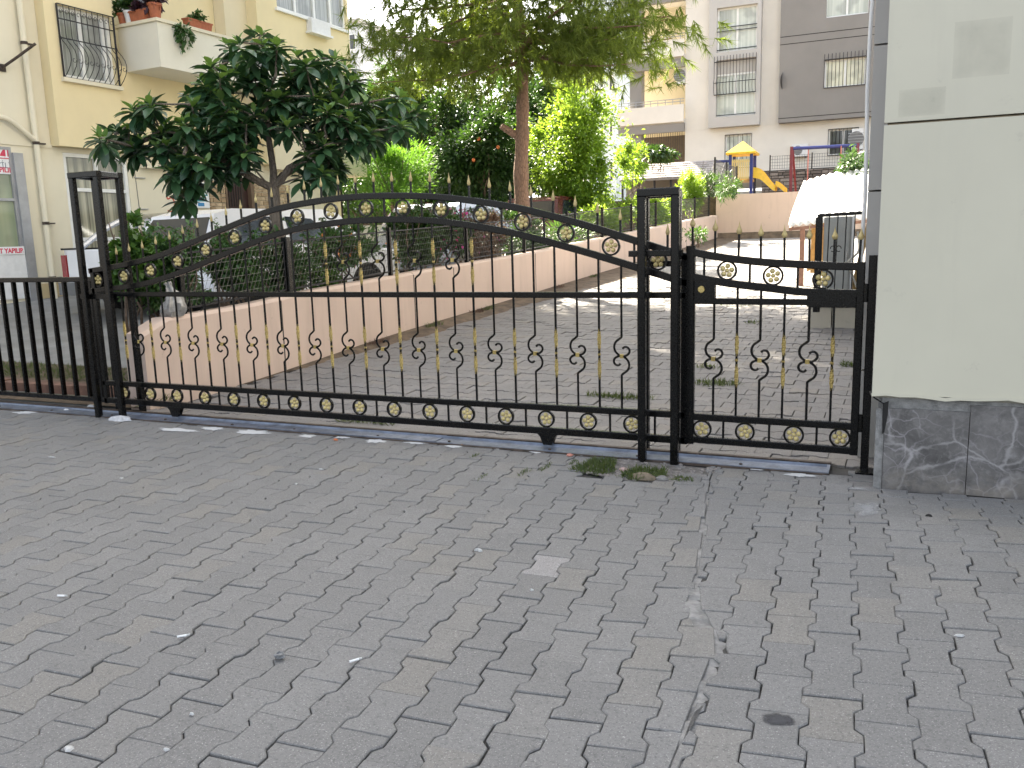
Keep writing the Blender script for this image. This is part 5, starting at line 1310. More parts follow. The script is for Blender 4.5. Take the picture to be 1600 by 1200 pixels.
# loquat: whorls of long leaves at the branch ends
lq = thing("loquat_tree", "dark green loquat tree with large leathery leaves behind the hedge", "tree", (-6.08, 7.65, .55))
tr_ = MB(); fork = np.array((-6.10, 7.60, 1.95))
limb(tr_, (-6.08, 7.65, .5), fork, .085, .062, 9, 7, .04)
def lp(px, py, dy=0.0):        # a place in the crown: picture point on a plane through the trunk, pushed nearer or farther
    X = -6.05 + R.uniform(-.55, .6) if dy is None else -6.05 + dy
    return onplane(px, py, (X, 7.6, 0), (1, -.05, 0))
def ly(px, py, off=0.0):       # facing plane through the trunk, square to the view
    d = ray(445, 300); d[2] = 0; d /= np.linalg.norm(d); return onplane(px, py, tuple(np.array((-6.08, 7.6, 0)) + d * off), tuple(d))
tips = [(160, 205), (185, 195), (215, 165), (232, 150), (205, 225), (250, 195), (318, 118), (330, 90), (345, 145), (352, 130), (300, 140), (268, 255), (285, 235), (300, 265), (285, 300), (310, 305), (325, 245), (340, 225),
        (372, 55), (385, 85), (410, 42), (432, 60), (395, 110), (368, 160), (400, 150), (440, 140), (455, 110), (462, 75), (482, 95), (505, 80), (525, 82), (540, 95), (548, 115), (515, 125), (490, 140), (470, 165), (430, 180),
        (390, 190), (360, 190), (350, 215), (385, 225), (330, 170), (305, 185), (285, 185), (260, 215), (350, 255), (378, 250), (410, 205), (455, 195), (495, 170), (530, 150), (545, 170), (575, 150), (600, 155), (625, 140), (640, 165), (610, 180), (585, 175), (560, 195), (590, 200), (525, 195), (500, 205), (470, 220), (520, 225), (540, 215), (490, 240), (505, 258), (525, 250), (480, 262), (460, 245), (495, 285), (515, 235), (450, 155), (420, 125), (550, 205), (405, 240), (575, 165), (630, 185)]
leaf_tpl = MB(); nL = 5
for i in range(nL + 1):
    t_ = i / nL; w = [.03, .24, .37, .40, .27, .0][i]; z = -.42 * t_ * t_ * .55
    leaf_tpl.v += [(t_, w * .5, z + w * .18), (t_, 0, z), (t_, -w * .5, z + w * .18)]
for i in range(nL):
    for j in range(2): a = 3 * i + j; leaf_tpl.f.append((a, a + 3, a + 4, a + 1))
leaf_me = leaf_tpl.mesh("leaf", L_LOQ, True); leaf_young = leaf_tpl.mesh("leaf", L_LOQN, True)
rl_ = random.Random(17); all_leaves = []
hubs = [fork + np.array(v) for v in ((-.5, -.6, .45), (.35, .45, .5), (-.1, .1, .9), (.1, .9, .55), (-.25, -1.0, .3), (.3, -.2, 1.1), (0, 1.5, .7))]
for hb_ in hubs[:4]: limb(tr_, fork, hb_, .045, .024, 7, 5, .08)
limb(tr_, hubs[0], hubs[4], .026, .016, 6, 4, .08); limb(tr_, hubs[2], hubs[5], .028, .016, 6, 4, .08); limb(tr_, hubs[3], hubs[6], .028, .016, 6, 4, .08)
extra = []
for (px, py) in tips: extra.append((px, py, rl_.uniform(-.5, .4)))
for (px, py) in tips:
    extra.append((px + rl_.uniform(-18, 18), py + rl_.uniform(-5, 26), rl_.uniform(.1, 1.1)))
    extra.append((px * .86 + 58 + rl_.uniform(-25, 25), py * .86 + 25 + rl_.uniform(-8, 22), rl_.uniform(-.55, .75)))
    if px < 420 and rl_.random() < .6: extra.append((px + rl_.uniform(-12, 22), py + rl_.uniform(-8, 22), rl_.uniform(-.5, .3)))
def low_(px): return 240 if px < 245 else 312 if px < 328 else 268 if px < 392 else 205 if px < 478 else 278 if px < 540 else 225
pts_ = [ly(px, py + 10, off) for px, py, off in extra if py + 10 < low_(px)]
pts_.sort(key=lambda q: np.linalg.norm(q - fork)); net = [np.array(h) for h in hubs] + [fork]
for T in pts_:
    dT = np.linalg.norm(T - fork); ok_ = [h for h in net if np.linalg.norm(h - fork) < dT - .05] or [fork]
    hb_ = min(ok_, key=lambda h: np.linalg.norm(h - T) + .15 * abs(h[2] - T[2])); net.append(T)
    limb(tr_, hb_, T, .013, .008, 5, 4, .07)
    axis = norm(T - hb_ + np.array([0, 0, .35])) ; axis = norm(axis + np.array([0, 0, .5]))
    a1 = norm(np.cross(axis, [0.3, .2, .9])); a2 = np.cross(axis, a1)
    nl = rl_.randint(14, 19)
    for k in range(nl):
        ph = k * 2.4 + rl_.uniform(-.3, .3); q = k / nl
        el = 1.05 - 1.65 * q + rl_.uniform(-.2, .2)                        # young ones stand up, old ones hang
        d = (a1 * math.cos(ph) + a2 * math.sin(ph)) * math.cos(el) + axis * math.sin(el); d[2] -= .25 * q
        d = norm(d); L = (.10 + .12 * min(1, q * 2.2)) * rl_.uniform(.8, 1.15)
        s = norm(np.cross(d, np.array([rl_.gauss(0, .25), rl_.gauss(0, .25), 1.0]))); u = np.cross(d, s) * -1
        M = Matrix(((d[0], s[0], u[0]), (d[1], s[1], u[1]), (d[2], s[2], u[2]))) 
        base = T - axis * .10 * q
        if u[2] < 0: s, u = -s, -u; M = Matrix(((d[0], s[0], u[0]), (d[1], s[1], u[1]), (d[2], s[2], u[2])))
        all_leaves.append((np.linalg.norm(base - CP), base, M, L, q < .34 and rl_.random() < .8))
part("trunk", tr_, BARK_L, lq, smooth=True)
all_leaves.sort(key=lambda a: a[0]); rest = {False: MB(), True: MB()}; lo = np.array(lq.location)
for i, (_, b, M, L, yng) in enumerate(all_leaves):
    if i < 300:
        o = bpy.data.objects.new("leaf", leaf_young if yng else leaf_me); COL.objects.link(o); o.parent = lq
        o.matrix_local = Matrix.Translation(Vector(b - lo)) @ M.to_4x4() @ Matrix.Scale(L, 4)
    else:
        Mx = Matrix.Translation(Vector(b)) @ M.to_4x4() @ Matrix.Scale(L, 4); rest[yng].add([tuple(Mx @ Vector(v)) for v in leaf_tpl.v], leaf_tpl.f)
part("crown", rest[False], L_LOQ, lq, kind='stuff', smooth=True); part("young_leaves", rest[True], L_LOQN, lq, kind='stuff', smooth=True)

# pine: bare reddish trunk, drooping needle tufts above
pn = thing("pine_tree", "tall pine with reddish bare trunk and drooping needle crown", "tree", (-5.95, 14.2, .75))
tm = MB(); tp = [(-5.96, 14.2, .7), (-5.93, 14.2, 1.6), (-5.95, 14.22, 2.4), (-5.90, 14.2, 3.1), (-5.88, 14.2, 3.6), (-5.86, 14.2, 4.4), (-5.93, 14.2, 5.4), (-5.98, 14.2, 7), (-5.9, 14.2, 9.4)]
tp = smooth(tp, 4); tm.tube(tp, 1, 12, (0, 1, 0), [.152 - .09 * i / len(tp) + .01 * math.sin(i * 1.7) for i in range(len(tp))])
limb(tm, (-5.98, 14.15, 3.10), (-6.20, 13.98, 3.27), .07, .055, 8, 3, .02)
limb(tm, (-5.86, 14.1, 3.95), (-5.72, 14.0, 4.02), .05, .045, 8, 3, .02)
rs = np.random.RandomState(5); tp_pts, tp_dir = [], []
def pp(px, py, Y): return atY(px, py, Y)
br = []
for i in range(78):
    z = rs.uniform(4.3, 9.3); az = rs.uniform(0, 2 * math.pi); l = rs.uniform(1.9, 3.5) * (1 if z < 7.5 else .75)
    a = np.array((-5.9, 14.2, z)); b = a + np.array((math.cos(az) * l, math.sin(az) * l * .9, rs.uniform(-.25, .55))); br.append((a, b))
for px, py, Y in ((690, 125, 13.6), (640, 95, 13.2), (600, 70, 14), (580, 35, 13.5), (720, 120, 13.0), (760, 120, 13.4), (790, 110, 14.8), (665, 60, 12.6), (930, 95, 13.6), (980, 100, 13.2), (1020, 85, 13.8), (1050, 60, 14), (960, 60, 13), (1000, 40, 12.6), (900, 70, 14.4), (1060, 25, 13.4), (940, 105, 14.8), (620, 20, 14.6), (700, 95, 15), (740, 60, 12.6)):
    b = pp(px, py, Y); br.append((np.array((-5.88, 14.2, min(9, b[2] + .4))), b))
for a, b in br:
    limb(tm, a, b, .035, .008, 5, 4, .08); l = np.linalg.norm(b - a)
    for k in range(int(56 * l / 2.5)):
        t = rs.uniform(.30, 1.03); c = a + (b - a) * t + rs.normal(size=3) * np.array((.34, .34, .22)) * (.5 + .6 * t)
        d = norm((b - a) / l * .5 + rs.normal(size=3) * .6 + np.array((0, 0, -.5))); tp_pts.append(c); tp_dir.append(d)
tp_pts, tp_dir = np.array(tp_pts), np.array(tp_dir)
part("trunk", tm, BARK_P, pn, smooth=True)
NN = 34; n = len(tp_pts); t_ = rs.uniform(0, 1, (n, NN, 1)); base = tp_pts[:, None, :] + tp_dir[:, None, :] * (t_ - .5) * .26
D = norm(tp_dir[:, None, :] * .9 + rs.normal(size=(n, NN, 3)) * .55 + np.array((0, 0, -.25))); Ln = rs.uniform(.13, .22, (n, NN, 1))
S = norm(np.cross(D, rs.normal(size=(n, NN, 3)))) * .0075
V = np.stack([base - S, base + S, base + D * Ln + np.array((0, 0, -.02))], 2).reshape(-1, 3)
o = bpy.data.objects.new("crown", raw_mesh("crown", V - np.array(pn.location), 3, np.arange(len(V)), L_PINE)); COL.objects.link(o); o.parent = pn; o['kind'] = 'stuff'
print("pine tufts", n)

# bright lime tree and the darker trees behind
def c_at(px, py, Y): return tuple(atY(px, py, Y))
Yl = 19.5
lc = c_at(905, 232, Yl)
tree("lime_tree", "bright yellow green sunlit tree right of the pine trunk", (lc[0], Yl, 1.0), 3, (lc[0], Yl, lc[2] - .12), (1.22, 1.0, 1.62), 21000, .105, .5, L_LIME, .05, TWIG, 31, .15, 18, hollow=.1)
def tr2(name, label, px, py, Y, rx, rz, n, L, Wd, mt, seed, zb=.9, group="trees behind the parked cars", **k):
    c = c_at(px, py, Y); return tree(name, label, (c[0], Y, zb), 3, c, (rx, rx * .85, rz), n, L, Wd, mt, .08, TWIG, seed, k.pop('droop', .2), k.pop('lump', 9), "tree", group, **k)
tr2("citrus_tree", "dark leafy citrus tree with a few orange fruits left of the pine trunk", 755, 235, 20.5, 1.35, 1.25, 14000, .13, .5, L_DARK, 41)
tr2("feathery_tree", "soft bright green feathery tree beside the end of the yellow house", 612, 268, 19.0, .95, 1.05, 13000, .13, .16, L_FEATH, 42, droop=-.3)
tr2("slender_tree", "tall dark slender tree in the middle behind the gold spears", 690, 215, 22.5, 1.3, 2.0, 15000, .15, .35, L_DARK, 43)
tr2("broad_tree", "broad mid green tree behind the slender tree", 660, 250, 27, 3.0, 2.2, 16000, .20, .45, L_MID, 44)
tr2("broad_tree", "dark broad tree filling the gap behind the pine trunk", 800, 250, 27.0, 2.4, 2.2, 13000, .2, .45, L_DARK, 45)
tr2("broad_tree", "dark green tree showing right of the pine trunk below the needles", 855, 150, 30.0, 1.4, 1.5, 4500, .2, .45, L_DARK, 46)
tr2("cypress_tree", "thin pointed pale green tree tip against the white sky", 597, 165, 32.0, .55, 2.1, 3500, .22, .25, L_MID, 47, lump=6)
tr2("broad_tree", "low olive green tree behind the loquat's right branches", 560, 305, 24.0, 1.3, .9, 4000, .16, .4, L_MID, 48)
tr2("broad_tree", "loose tall tree with sky showing through it above the citrus tree", 735, 175, 25.0, 2.2, 1.5, 3800, .17, .45, L_MID, 49, hollow=.2)
tr2("broad_tree", "tall leafy dark tree right behind the loquat's right arm", 640, 170, 24.0, 1.6, 1.3, 9000, .17, .45, L_DARK, 90)
tr2("broad_tree", "dense mid green tree low in the middle between the parked cars and the citrus tree", 700, 275, 22.0, 1.6, 1.0, 9000, .15, .45, L_MID, 91)
tr2("broad_tree", "dark tree directly behind the pine trunk under its needles", 810, 190, 24.0, 1.3, 1.3, 8000, .16, .45, L_DARK, 92)
# citrus fruits
for px, py, lb in ((748, 217, 'small orange fruit, highest in the dark citrus tree'), (778, 230, 'small orange fruit, rightmost in the dark citrus tree'), (740, 250, 'small orange fruit, lowest in the dark citrus tree')):
    c = atY(px, py, 19.35); single("orange_fruit", MB().ball(c, .045, 10, 7), P_ORA, lb, "fruit", "fruits in the citrus tree", True)
# hedge along the mesh fence: rose bushes, ivy, dry twigs, oleander
def bush(name, label, px0, px1, py0, py1, dy, n, L, Wd, mt, seed, stems=6, group=None, hollow=.3, flower=None, lump=7, X=None, cat="shrub", zb=None):
    rs = np.random.RandomState(seed); pxm, pym = (px0 + px1) / 2, (py0 + py1) / 2
    p0 = (XW(8) - .55 if X is None else X, 8, 0); pl_ = lambda a, b: onplane(a, b, p0, (1, -.053, 0))
    c = pl_(pxm, pym); a, b = pl_(px0, pym), pl_(px1, pym); t0, t1 = pl_(pxm, py0), pl_(pxm, py1)
    ry = (b[1] - a[1]) / 2; rz = (t0[2] - t1[2]) / 2; base_z = ZW(c[1]) - .15 if zb is None else zb
    t = thing(name, label, cat, (c[0], c[1], base_z), 0, group); mb = MB()
    for i in range(stems):
        q = c + np.array((rs.uniform(-.25, .2), rs.uniform(-.8, .8) * ry, rs.uniform(-.2, .9) * rz)); s = np.array((c[0] + rs.uniform(-.1, .1), c[1] + rs.uniform(-.5, .5) * ry, base_z)); limb(mb, s, q, .014, .005, 5, 5, .12)
    part("stems", mb, TWIG, t)
    p, d = cloud(n, c, (.30, ry * .80, rz * .78), rs, lump, hollow); crown_part(t, p, d, L, Wd, mt, rs)
    if stems >= 8 and zb is None:
        q = []; qd = []
        for i in range(9):
            a0 = c + np.array((rs.uniform(-.2, .2), rs.uniform(-.9, .9) * ry, rz * .35)); dd = np.array((rs.uniform(-.25, .35), rs.uniform(-.3, .3), rs.uniform(.25, .5)))
            pts = [a0 + dd * t + np.array((0, 0, -.18 * t * t)) for t in np.linspace(0, 1, 9)]; sh = MB().tube(pts, .004, 4, (.1, 1, .1)); part("shoot", sh, TWIG, t)
            for pnt in pts[1:]:
                for k in range(4): q.append(pnt + rs.normal(size=3) * .02); qd.append(rs.normal(size=3) + np.array((0, 0, -.2)))
        crown_part(t, np.array(q), np.array(qd), L * .95, Wd, mt, rs, "shoot_leaves")
    if flower:
        p, d = cloud(flower[1], c, (.34, ry * .82, rz * .8), rs, lump, .9); crown_part(t, p, d, flower[2], .8, flower[0], rs, "flowers")
    return t
H = "shrubs along the mesh fence"
bush("climbing_plant", "pale green vine climbing behind the left gate post", 178, 222, 330, 470, 0, 1500, .085, .75, L_MID, 61, 6, H, X=XW(5.6) - .35)
bush("rose_bush", "leafy dark rose bush just right of the left gate post", 205, 312, 350, 480, 0, 5200, .062, .6, L_ROSE, 62, 9, H)
bush("ground_shrub", "dense low shrub on the wall end beside the white sack", 200, 335, 402, 492, 0, 4200, .06, .6, L_ROSE, 81, 8, H, X=XW(8) - .38)
bush("rose_bush", "rose bush in front of the pickup cab", 296, 420, 362, 466, 0, 6400, .062, .6, L_ROSE, 63, 9, H, .45)
bush("rose_bush", "thin twiggy rose bush at the foot of the loquat trunk", 392, 510, 362, 470, 0, 4000, .062, .6, L_ROSE, 64, 14, H, .3)
bush("rose_bush", "rose bush with a few orange blooms in front of the white car", 475, 605, 350, 425, 0, 4000, .065, .6, L_ROSE, 65, 9, H, .3, (P_ORA, 40, .05))
bush("ground_shrub", "small green shrub low inside the mesh fence by the white car", 470, 545, 410, 470, 0, 1200, .06, .6, L_MID, 66, 5, H)
bush("rose_bush", "bushy green shrub between the two white cars", 596, 705, 312, 436, 0, 8000, .07, .55, L_DARK, 67, 10, H)
bush("bougainvillea", "bougainvillea with magenta flowers under the arch of the gate", 640, 750, 306, 414, 0, 7600, .07, .6, L_DARK, 68, 8, H, .3, (P_MAG, 130, .06))
bush("dry_shrub", "brown dry twiggy shrub behind the mesh fence", 700, 810, 318, 425, 0, 6000, .06, .35, L_DRY, 69, 34, H, .2, (P_MAG, 30, .05))
bush("ground_shrub", "dark low shrub at the foot of the mesh fence beside the pine", 745, 890, 328, 418, 0, 5600, .06, .55, L_DARK, 70, 6, H)
bush("strappy_plant", "strap leaved plant beyond the pine trunk", 850, 930, 345, 395, 0, 500, .32, .09, L_MID, 71, 3, H)
YO = 21
bush("golden_shrub", "golden yellow sunlit shrub behind the right gate frame", 905, 1000, 310, 375, 0, 5200, .10, .5, L_LIME, 72, 8, H)
bush("golden_shrub", "tall golden shrub seen through the right gate frame", 985, 1062, 295, 370, 0, 5200, .11, .5, L_LIME, 73, 8, H)
bush("oleander", "upright sunlit oleander right of the gate frame", 1062, 1096, 258, 345, 0, 5200, .14, .22, L_LIME, 74, 10, H, lump=10)
bush("conifer_shrub", "dark green conifer shrub left of the play tower", 1090, 1128, 245, 345, 0, 6500, .085, .16, L_DARK, 75, 5, H, lump=12)
bush("reed_plant", "green reedy plant in front of the play tower's left posts", 1120, 1152, 262, 320, 0, 1400, .15, .12, L_MID, 76, 4, None, X=-4.95, cat="plant", zb=2.38)
bush("climbing_plant", "leafy climber on the veranda rail of the grey house", 1000, 1066, 226, 256, 0, 2200, .22, .5, L_DARK, 77, 5, None, X=-8.6, cat="plant", zb=3.5)
bush("climbing_plant", "light green arching shoots left of the shingle roof", 965, 1015, 215, 300, 0, 1300, .13, .40, L_LIME, 78, 6, None, X=-6.6, zb=1.6)
bush("leafy_shrub", "dark leafy shrub behind the swing at the right building", 1312, 1352, 246, 284, 0, 2600, .12, .45, L_DARK, 79, 5, None, X=-1.05, zb=2.4)
bush("small_plant", "dry pale plant on the yard at the foot of the peach wall", 1072, 1100, 350, 385, 0, 500, .10, .3, L_MID, 80, 6, None, X=-4.55, zb=1.0, cat="plant")
# pot plants
for (t, h, mt_, L) in POTS:
    rs = np.random.RandomState(int(abs(t.location[1]) * 97) % 900)
    top = np.array(t.location) + np.array((0, 0, .19)); ln = .28 if 'trough' in t.name else .10
    c, s = math.cos(BROT), math.sin(BROT); p, d = cloud(420, (0, 0, h * .45), (.13, .13 + (ln if 'trough' in t.name and t.location[1] > 14.3 else .03), h * .6), rs, 5, .3)
    V, idx = leaves(p, d, L * 1.5, .6, rs); V = V + np.array((0, 0, .19))
    o = bpy.data.objects.new("plant", raw_mesh("plant", V, 3, idx, mt_)); COL.objects.link(o); o.parent = t; o['kind'] = 'stuff'
tv = thing("trailing_plant", "trailing plant hanging over the balcony edge between the pots", "plant", tuple(RM @ Vector((BO + .08, c0 + .55, cz1 - .3))), BROT)
rs = np.random.RandomState(3); p, d = cloud(500, (0, 0, .15), (.09, .17, .34), rs, 6, .3); d[:, 2] -= .8; V, idx = leaves(p, d, .08, .5, rs)
o = bpy.data.objects.new("foliage", raw_mesh("foliage", V, 3, idx, L_ROSE)); COL.objects.link(o); o.parent = tv; o['kind'] = 'stuff'

# grass and weeds
def grass(name, label, poly_pts, n, zf, L, seed, kind=True, mt=L_GRASS):
    rs = np.random.RandomState(seed); P = []
    xs = [p[0] for p in poly_pts]; ys = [p[1] for p in poly_pts]
    while len(P) < n:
        x, y = rs.uniform(min(xs), max(xs)), rs.uniform(min(ys), max(ys))
        if inside((x, y), poly_pts): P.append((x, y, zf(x, y)))
    P = np.array(P); D = rs.normal(size=(n, 3)) * .55 + np.array((0, 0, 1)); V, idx = leaves(P, D, L, .10, rs, .2, .5)
    o = bpy.data.objects.new(name, raw_mesh(name, V, 3, idx, mt)); COL.objects.link(o); o['kind'] = 'stuff'
    return o
def oval(cx, cy, rx, ry, n=10): return [(cx + rx * math.cos(2 * math.pi * i / n) * (1 + .2 * math.sin(i * 2.1)), cy + ry * math.sin(2 * math.pi * i / n)) for i in range(n)]
zf0 = lambda x, y: g_front(x, y) - .01; zy = lambda x, y: g_yard(x, y) - .004
grass("grass_patch", "", [(-1.62, 4.5), (-1.56, 4.76), (-1.42, 4.78), (-1.36, 4.5), (-1.45, 4.45)], 900, zf0, .05, 1)
grass("grass_patch", "", [(-1.30, 4.44), (-1.28, 4.62), (-1.10, 4.66), (-1.06, 4.50), (-1.2, 4.41)], 650, zf0, .055, 2)
grass("grass_patch", "", [(-1.04, 4.46), (-1.0, 4.56), (-.92, 4.56), (-.9, 4.48)], 160, zf0, .035, 3)
for k, (px, py, rx, ry, n) in enumerate(((1120, 601, .20, .09, 240), (965, 622, .30, .05, 320), (1105, 575, .12, .04, 60), (1330, 572, .10, .08, 120), (1178, 505, .10, .10, 60), (570, 665, .28, .03, 160), (1155, 478, .3, .1, 40))):
    p = onplane(px, py, (0, 5.6, 0), (0, -.055, 1)); grass("grass_patch", "", oval(p[0], p[1], rx, ry), n, zy, .06, 10 + k)
for k, px in enumerate((590, 660, 720, 735, 850, 920)):
    y = float(np.interp(px, [485, 587, 665, 787, 945, 997], [7.2, 8.3, 9.67, 12.1, 15.95, 17.86])); grass("grass_patch", "", oval(XW(y) + .12, y, .08, .2), 90, lambda x, y: g_yard(x, y) + .02, .07, 30 + k, True, L_GRASS if k % 2 else L_DRY)
for (x, y, l) in ((-1.78, 4.52, .10), (-1.86, 4.38, .1), (-1.66, 4.66, .08), (-2.05, 4.2, .08), (-2.3, 4.62, .06)): grass("grass_patch", "", oval(x, y, .012, l), 60, zf0, .03, int(-x * 100))
# strip between railing and road: brick red kerb, weeds
kb = thing("red_kerb", "low brick red kerb behind the black railing", "kerb", (-7.5, 5.45, 0))
for k in range(9): part("kerb_stone", MB().box(-10.3 + k * .50, -10.3 + k * .50 + .492, 5.42, 5.60, -.1, .115 + .006 * math.sin(k * 2)), REDKERB, kb)
struct("soil_verge", MB().add([(-11, 5.6, .09), (-5.85, 5.6, .10), (-5.85, 6.35, .12), (-11, 6.5, .12), (-11, 5.16, .015), (-5.72, 5.16, .015), (-5.72, 5.6, .015), (-11, 5.6, .015)], [(0, 1, 2, 3), (4, 5, 6, 7)]), SOIL)
grass("grass_verge", "", [(-10.5, 5.65), (-5.9, 5.65), (-5.9, 6.3), (-10.5, 6.4)], 2600, lambda x, y: .105, .07, 51)
grass("grass_patch", "", oval(-5.75, 5.35, .12, .12), 260, lambda x, y: .01, .13, 52)

# ------------------------------------------------------------------ small things on the ground
def blob(cx, cy, rx, ry, z, seed, n=18, jag=.3, lift=.004):
    rs = random.Random(seed); mb = MB(); ring = []
    for i in range(n):
        a = 2 * math.pi * i / n; q = 1 + rs.uniform(-jag, jag); ring.append((cx + rx * q * math.cos(a), cy + ry * q * math.sin(a)))
    mb.v = [(cx, cy, z(cx, cy) + lift * 1.6)] + [(cx + (x - cx) * .7, cy + (y - cy) * .7, z(x, y) + lift) for x, y in ring] + [(x, y, z(x, y) - .001) for x, y in ring]
    mb.f = [(0, 1 + i, 1 + (i + 1) % n) for i in range(n)] + [(1 + i, 1 + n + i, 1 + n + (i + 1) % n, 1 + (i + 1) % n) for i in range(n)]
    return mb
def fade(o, n):
    a = o.data.attributes.new('fade', 'FLOAT', 'POINT')
    for i, d in enumerate(a.data): d.value = 1.0 if i == 0 else (.62 if i <= n else .0)
    return o
gz = lambda x, y: g_front(x, y) + .0025
PLAS = plain("white_plaster", (.55, .55, .56), .9, 0, .25, 40, .4, 120)
PLASD = decal_mat("plaster_splash", (.58, .585, .59), .40, .66, 34, .95); PLASF = decal_mat("plaster_smear", (.40, .405, .41), .36, .95, 18, .7); MORTD = decal_mat("mortar_smear", (.285, .28, .27), .40, .55, 34); OILD = decal_mat("oil_stain", (.05, .05, .055), .35, .8, 20)
ORD = 'first second third fourth fifth sixth seventh eighth ninth tenth eleventh twelfth thirteenth fourteenth fifteenth sixteenth seventeenth'.split()
rs_ = random.Random(8)
for k, (px, py, rx, ry) in enumerate(((40, 645, .10, .04), (65, 643, .07, .03), (125, 648, .06, .02), (195, 653, .09, .028), (275, 672, .16, .03), (330, 670, .09, .03), (395, 676, .13, .04), (480, 682, .06, .025), (535, 684, .05, .018), (588, 690, .075, .028), (650, 692, .075, .026), (708, 698, .06, .02), (778, 700, .06, .024), (840, 706, .07, .024), (912, 711, .05, .016), (1180, 733, .06, .018), (1250, 744, .075, .024))):
    p = gnd(px, py); o = single("plaster_splash", blob(p[0], p[1], rx * 1.3, ry * 1.9, gz, 100 + k, 20, .35, .002), PLASD, ORD[k] + " white plaster splash from the left along the gate track", "plaster splash", "white plaster splashes along the track", True); fade(o, 20)
for k, (px, py, rx, ry) in enumerate(((1355, 800, .055, .14), (1340, 760, .05, .04))):
    p = gnd(px, py, .03); fade(single("plaster_splash", blob(p[0], p[1], rx * 1.2, ry * 1.2, gz, 130 + k, 20, .3, .0015), PLASF, ("long whitish plaster stain below the marble corner", "whitish smear between hinge post and marble corner")[k], "plaster splash"), 20)
dirt = struct("dirt_patch", MB().add([(x, y, g_front(x, y) - .008 + .012 * rs_.random()) for x, y in DIRT] + [(-1.2, 4.6, .004)], [(i, (i + 1) % 7, 7) for i in range(7)]), GRAVEL)
mb = MB(); rg_ = random.Random(12)
for k in range(420):
    x, y = rg_.uniform(-1.62, -.82), rg_.uniform(4.38, 4.82)
    if not inside((x, y), DIRT): continue
    r = rg_.uniform(.003, .011); mb.ball((x, y, g_front(x, y) + r * .2), r, 5, 3, (rg_.uniform(.8, 1.4), 1, .7))
struct("loose_gravel", mb, plain("gravel_stone", (.30, .27, .25), .9, 0, .4, 60), 'stuff')
def rock(name, label, px, py, rx, ry, rz, mt, seed, cat="stone"):
    p = gnd(px, py); rs = random.Random(seed); mb = MB(); mb.ball((0, 0, 0), 1, 9, 6)
    mb.v = [(p[0] + v[0] * rx * (1 + .25 * math.sin(3 * v[1] + seed) + rs.uniform(-.1, .1)), p[1] + v[1] * ry * (1 + rs.uniform(-.12, .12)), g_front(p[0], p[1]) + max(-.2, v[2]) * rz + .006) for v in mb.v]
    return single(name, mb, mt, label, cat)
rock("stone", "flat brown stone slab at the edge of the dirt patch", 1005, 748, .075, .045, .03, plain("brown_stone", (.20, .16, .11), .9, 0, .4, 30, .5), 3)
rock("stone", "small grey stone beside the flat brown stone", 1035, 750, .04, .03, .02, plain("grey_stone", (.22, .21, .20), .9, 0, .4, 30, .5), 4)
rock("brick_chip", "small salmon pink brick chip near the grass tuft", 890, 713, .026, .02, .012, plain("salmon_chip", (.45, .20, .15), .9), 5, "brick chip")
rock("stone", "pinkish pebble in the middle of the dirt patch", 975, 736, .03, .018, .016, plain("pink_stone", (.42, .30, .27), .9), 6)
rock("stone", "white pebble beside the base of the black railing", 142, 637, .035, .03, .022, PLAS, 7)
rock("stone", "pale pebble on the floor track near the left edge", 104, 643, .03, .02, .02, PLAS, 8)
def butt(px, py, ang, L, mt, label, name="cigarette_end", w=.007, cat="litter"):
    p = gnd(px, py); z = g_front(p[0], p[1]) + w + .002; c, s = math.cos(ang), math.sin(ang)
    t = thing(name, label, cat, (p[0], p[1], z))
    part("paper_end", MB().tube([(p[0] - c * L / 2, p[1] - s * L / 2, z), (p[0] + c * L * .25, p[1] + s * L * .25, z)], w * .55, 8), PAPER, t, smooth=True)
    part("tip", MB().tube([(p[0] + c * L * .25, p[1] + s * L * .25, z), (p[0] + c * L * .5, p[1] + s * L * .5, z)], w * .56, 8), mt, t, smooth=True)
for px, py, a, lb in ((98, 934, .3, "white cigarette end on the paving at the left edge of the picture"), (287, 997, .75, "bent white cigarette end below the middle of the left paving"), (556, 1035, .95, "white cigarette end lying in a paving joint right of the crumpled foil")): butt(px, py, a, .042, SCRAP, lb)
rs_ = random.Random(44); mb = MB(); p = gnd(437, 1030); mb.ball((0, 0, 0), 1, 10, 7); mb.v = [(p[0] + v[0] * .024 * rs_.uniform(.5, 1.2), p[1] + v[1] * .018 * rs_.uniform(.5, 1.2), .014 + v[2] * .013 * rs_.uniform(.5, 1.2)) for v in mb.v]
single("crumpled_foil", mb, PLASTG, "crumpled grey foil on the paving, lower left", "litter")
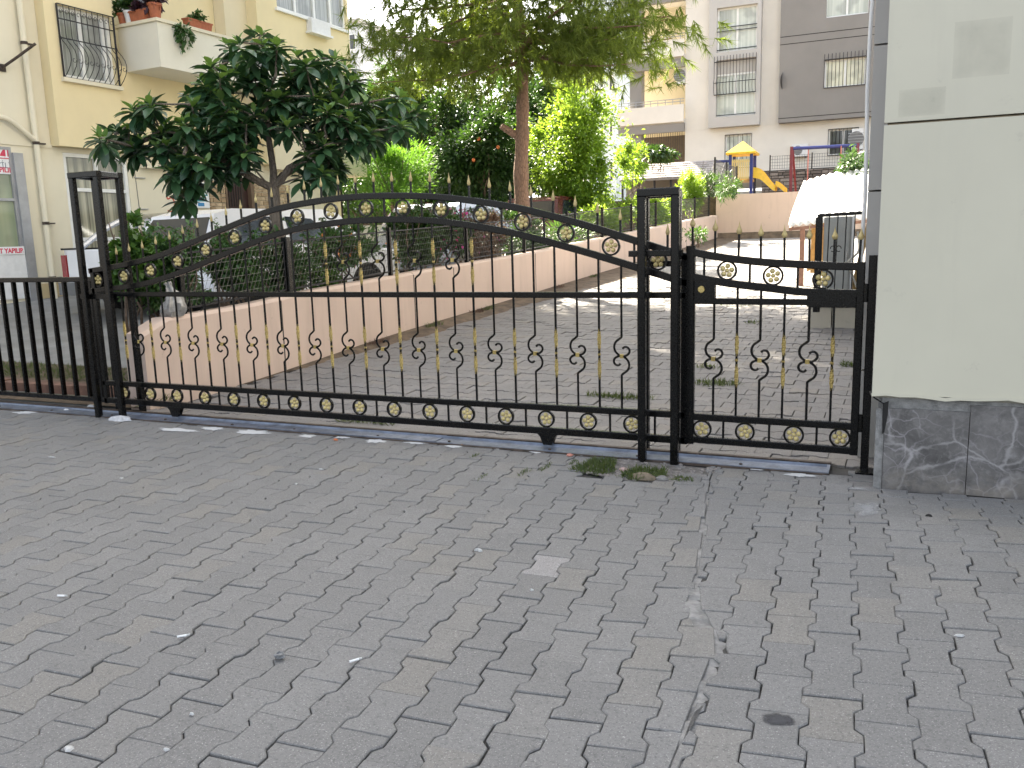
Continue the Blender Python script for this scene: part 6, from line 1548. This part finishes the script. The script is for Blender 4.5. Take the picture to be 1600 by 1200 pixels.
for px, py, rx, ry, lb in ((107, 1171, .018, .010, "white paper scrap at the bottom left of the paving"), (300, 1117, .008, .006, "tiny white scrap above the bottom left corner"), (260, 1173, .010, .006, "small white speck of paper near the bottom edge"), (831, 923, .008, .004, "white paper scrap under the pale paving block"), (502, 734, .02, .004, "thin white paper sliver near the track"), (463, 757, .008, .008, "small white crumb on the upper paving"), (82, 715, .035, .004, "long white paper strip on the far left paving"), (190, 748, .010, .01, "white dot of paper on the left paving"), (1497, 1027, .016, .006, "white scrap on the right paving near the edge")):
    p = gnd(px, py); mb = blob(p[0], p[1], rx, ry, gz, int(px), 9, .4, .004); single("paper_scrap", mb, SCRAP, lb, "litter")
for px, py, mt_, lb in ((524, 688, P_ORA, "small orange dry leaf by the track"), (722, 697, plain("brown_leaf", (.22, .11, .05), .8), "brown dry leaf against the floor track"), (1450, 827, DARK, "dark dead leaf on the paving in front of the marble"), (748, 861, SCRAP, "pale petal stuck on the edge of a paving block")):
    p = gnd(px, py); mb = blob(p[0], p[1], .016, .010, gz, int(px) + 1, 10, .45, .007); single("dry_leaf", mb, mt_, lb, "dry leaf")
p = gnd(1215, 1147); fade(single("oil_stain", blob(p[0], p[1], .05, .036, gz, 9, 20, .1, .001), OILD, "round dark oil spot on the right paving near the bottom edge", "oil stain"), 20)
rs_ = random.Random(6); mb = blob(-5.53, 4.80, .11, .055, lambda x, y: .004, 77, 20, .2, .022); single("cement_footing", mb, PLAS, "lumpy white cement around the front foot of the tall left gate post", "cement")
# bag and white sack on the wall end behind the gate
sk = MB(); rs_ = random.Random(2); ns = 26
for i in range(11):
    q = i / 10; rr_ = [.075, .088, .092, .085, .08, .07, .062, .05, .036, .022, .03][i]
    for j in range(ns):
        a = 2 * math.pi * j / ns; r = rr_ * (1 + .20 * math.sin(5 * a + i * .5) + .12 * math.sin(11 * a - i * .9) + rs_.uniform(-.12, .12))
        sk.v.append((-5.70 + .03 * math.sin(q * 4) + r * math.cos(a), 5.62 + r * math.sin(a), ZW(5.6) - .01 + .30 * q + .012 * math.sin(3 * a + i)))
sk.f = [(i * ns + j, i * ns + (j + 1) % ns, (i + 1) * ns + (j + 1) % ns, (i + 1) * ns + j) for i in range(10) for j in range(ns)] + [tuple(range(ns))[::-1], tuple(10 * ns + j for j in range(ns))]
SACK = plain("dusty_white_sack", (.46, .44, .41), .6, 0, .45, 14)
single("white_sack", sk, SACK, "crumpled white sack standing on the end of the peach wall behind the gate", "sack", None, True)
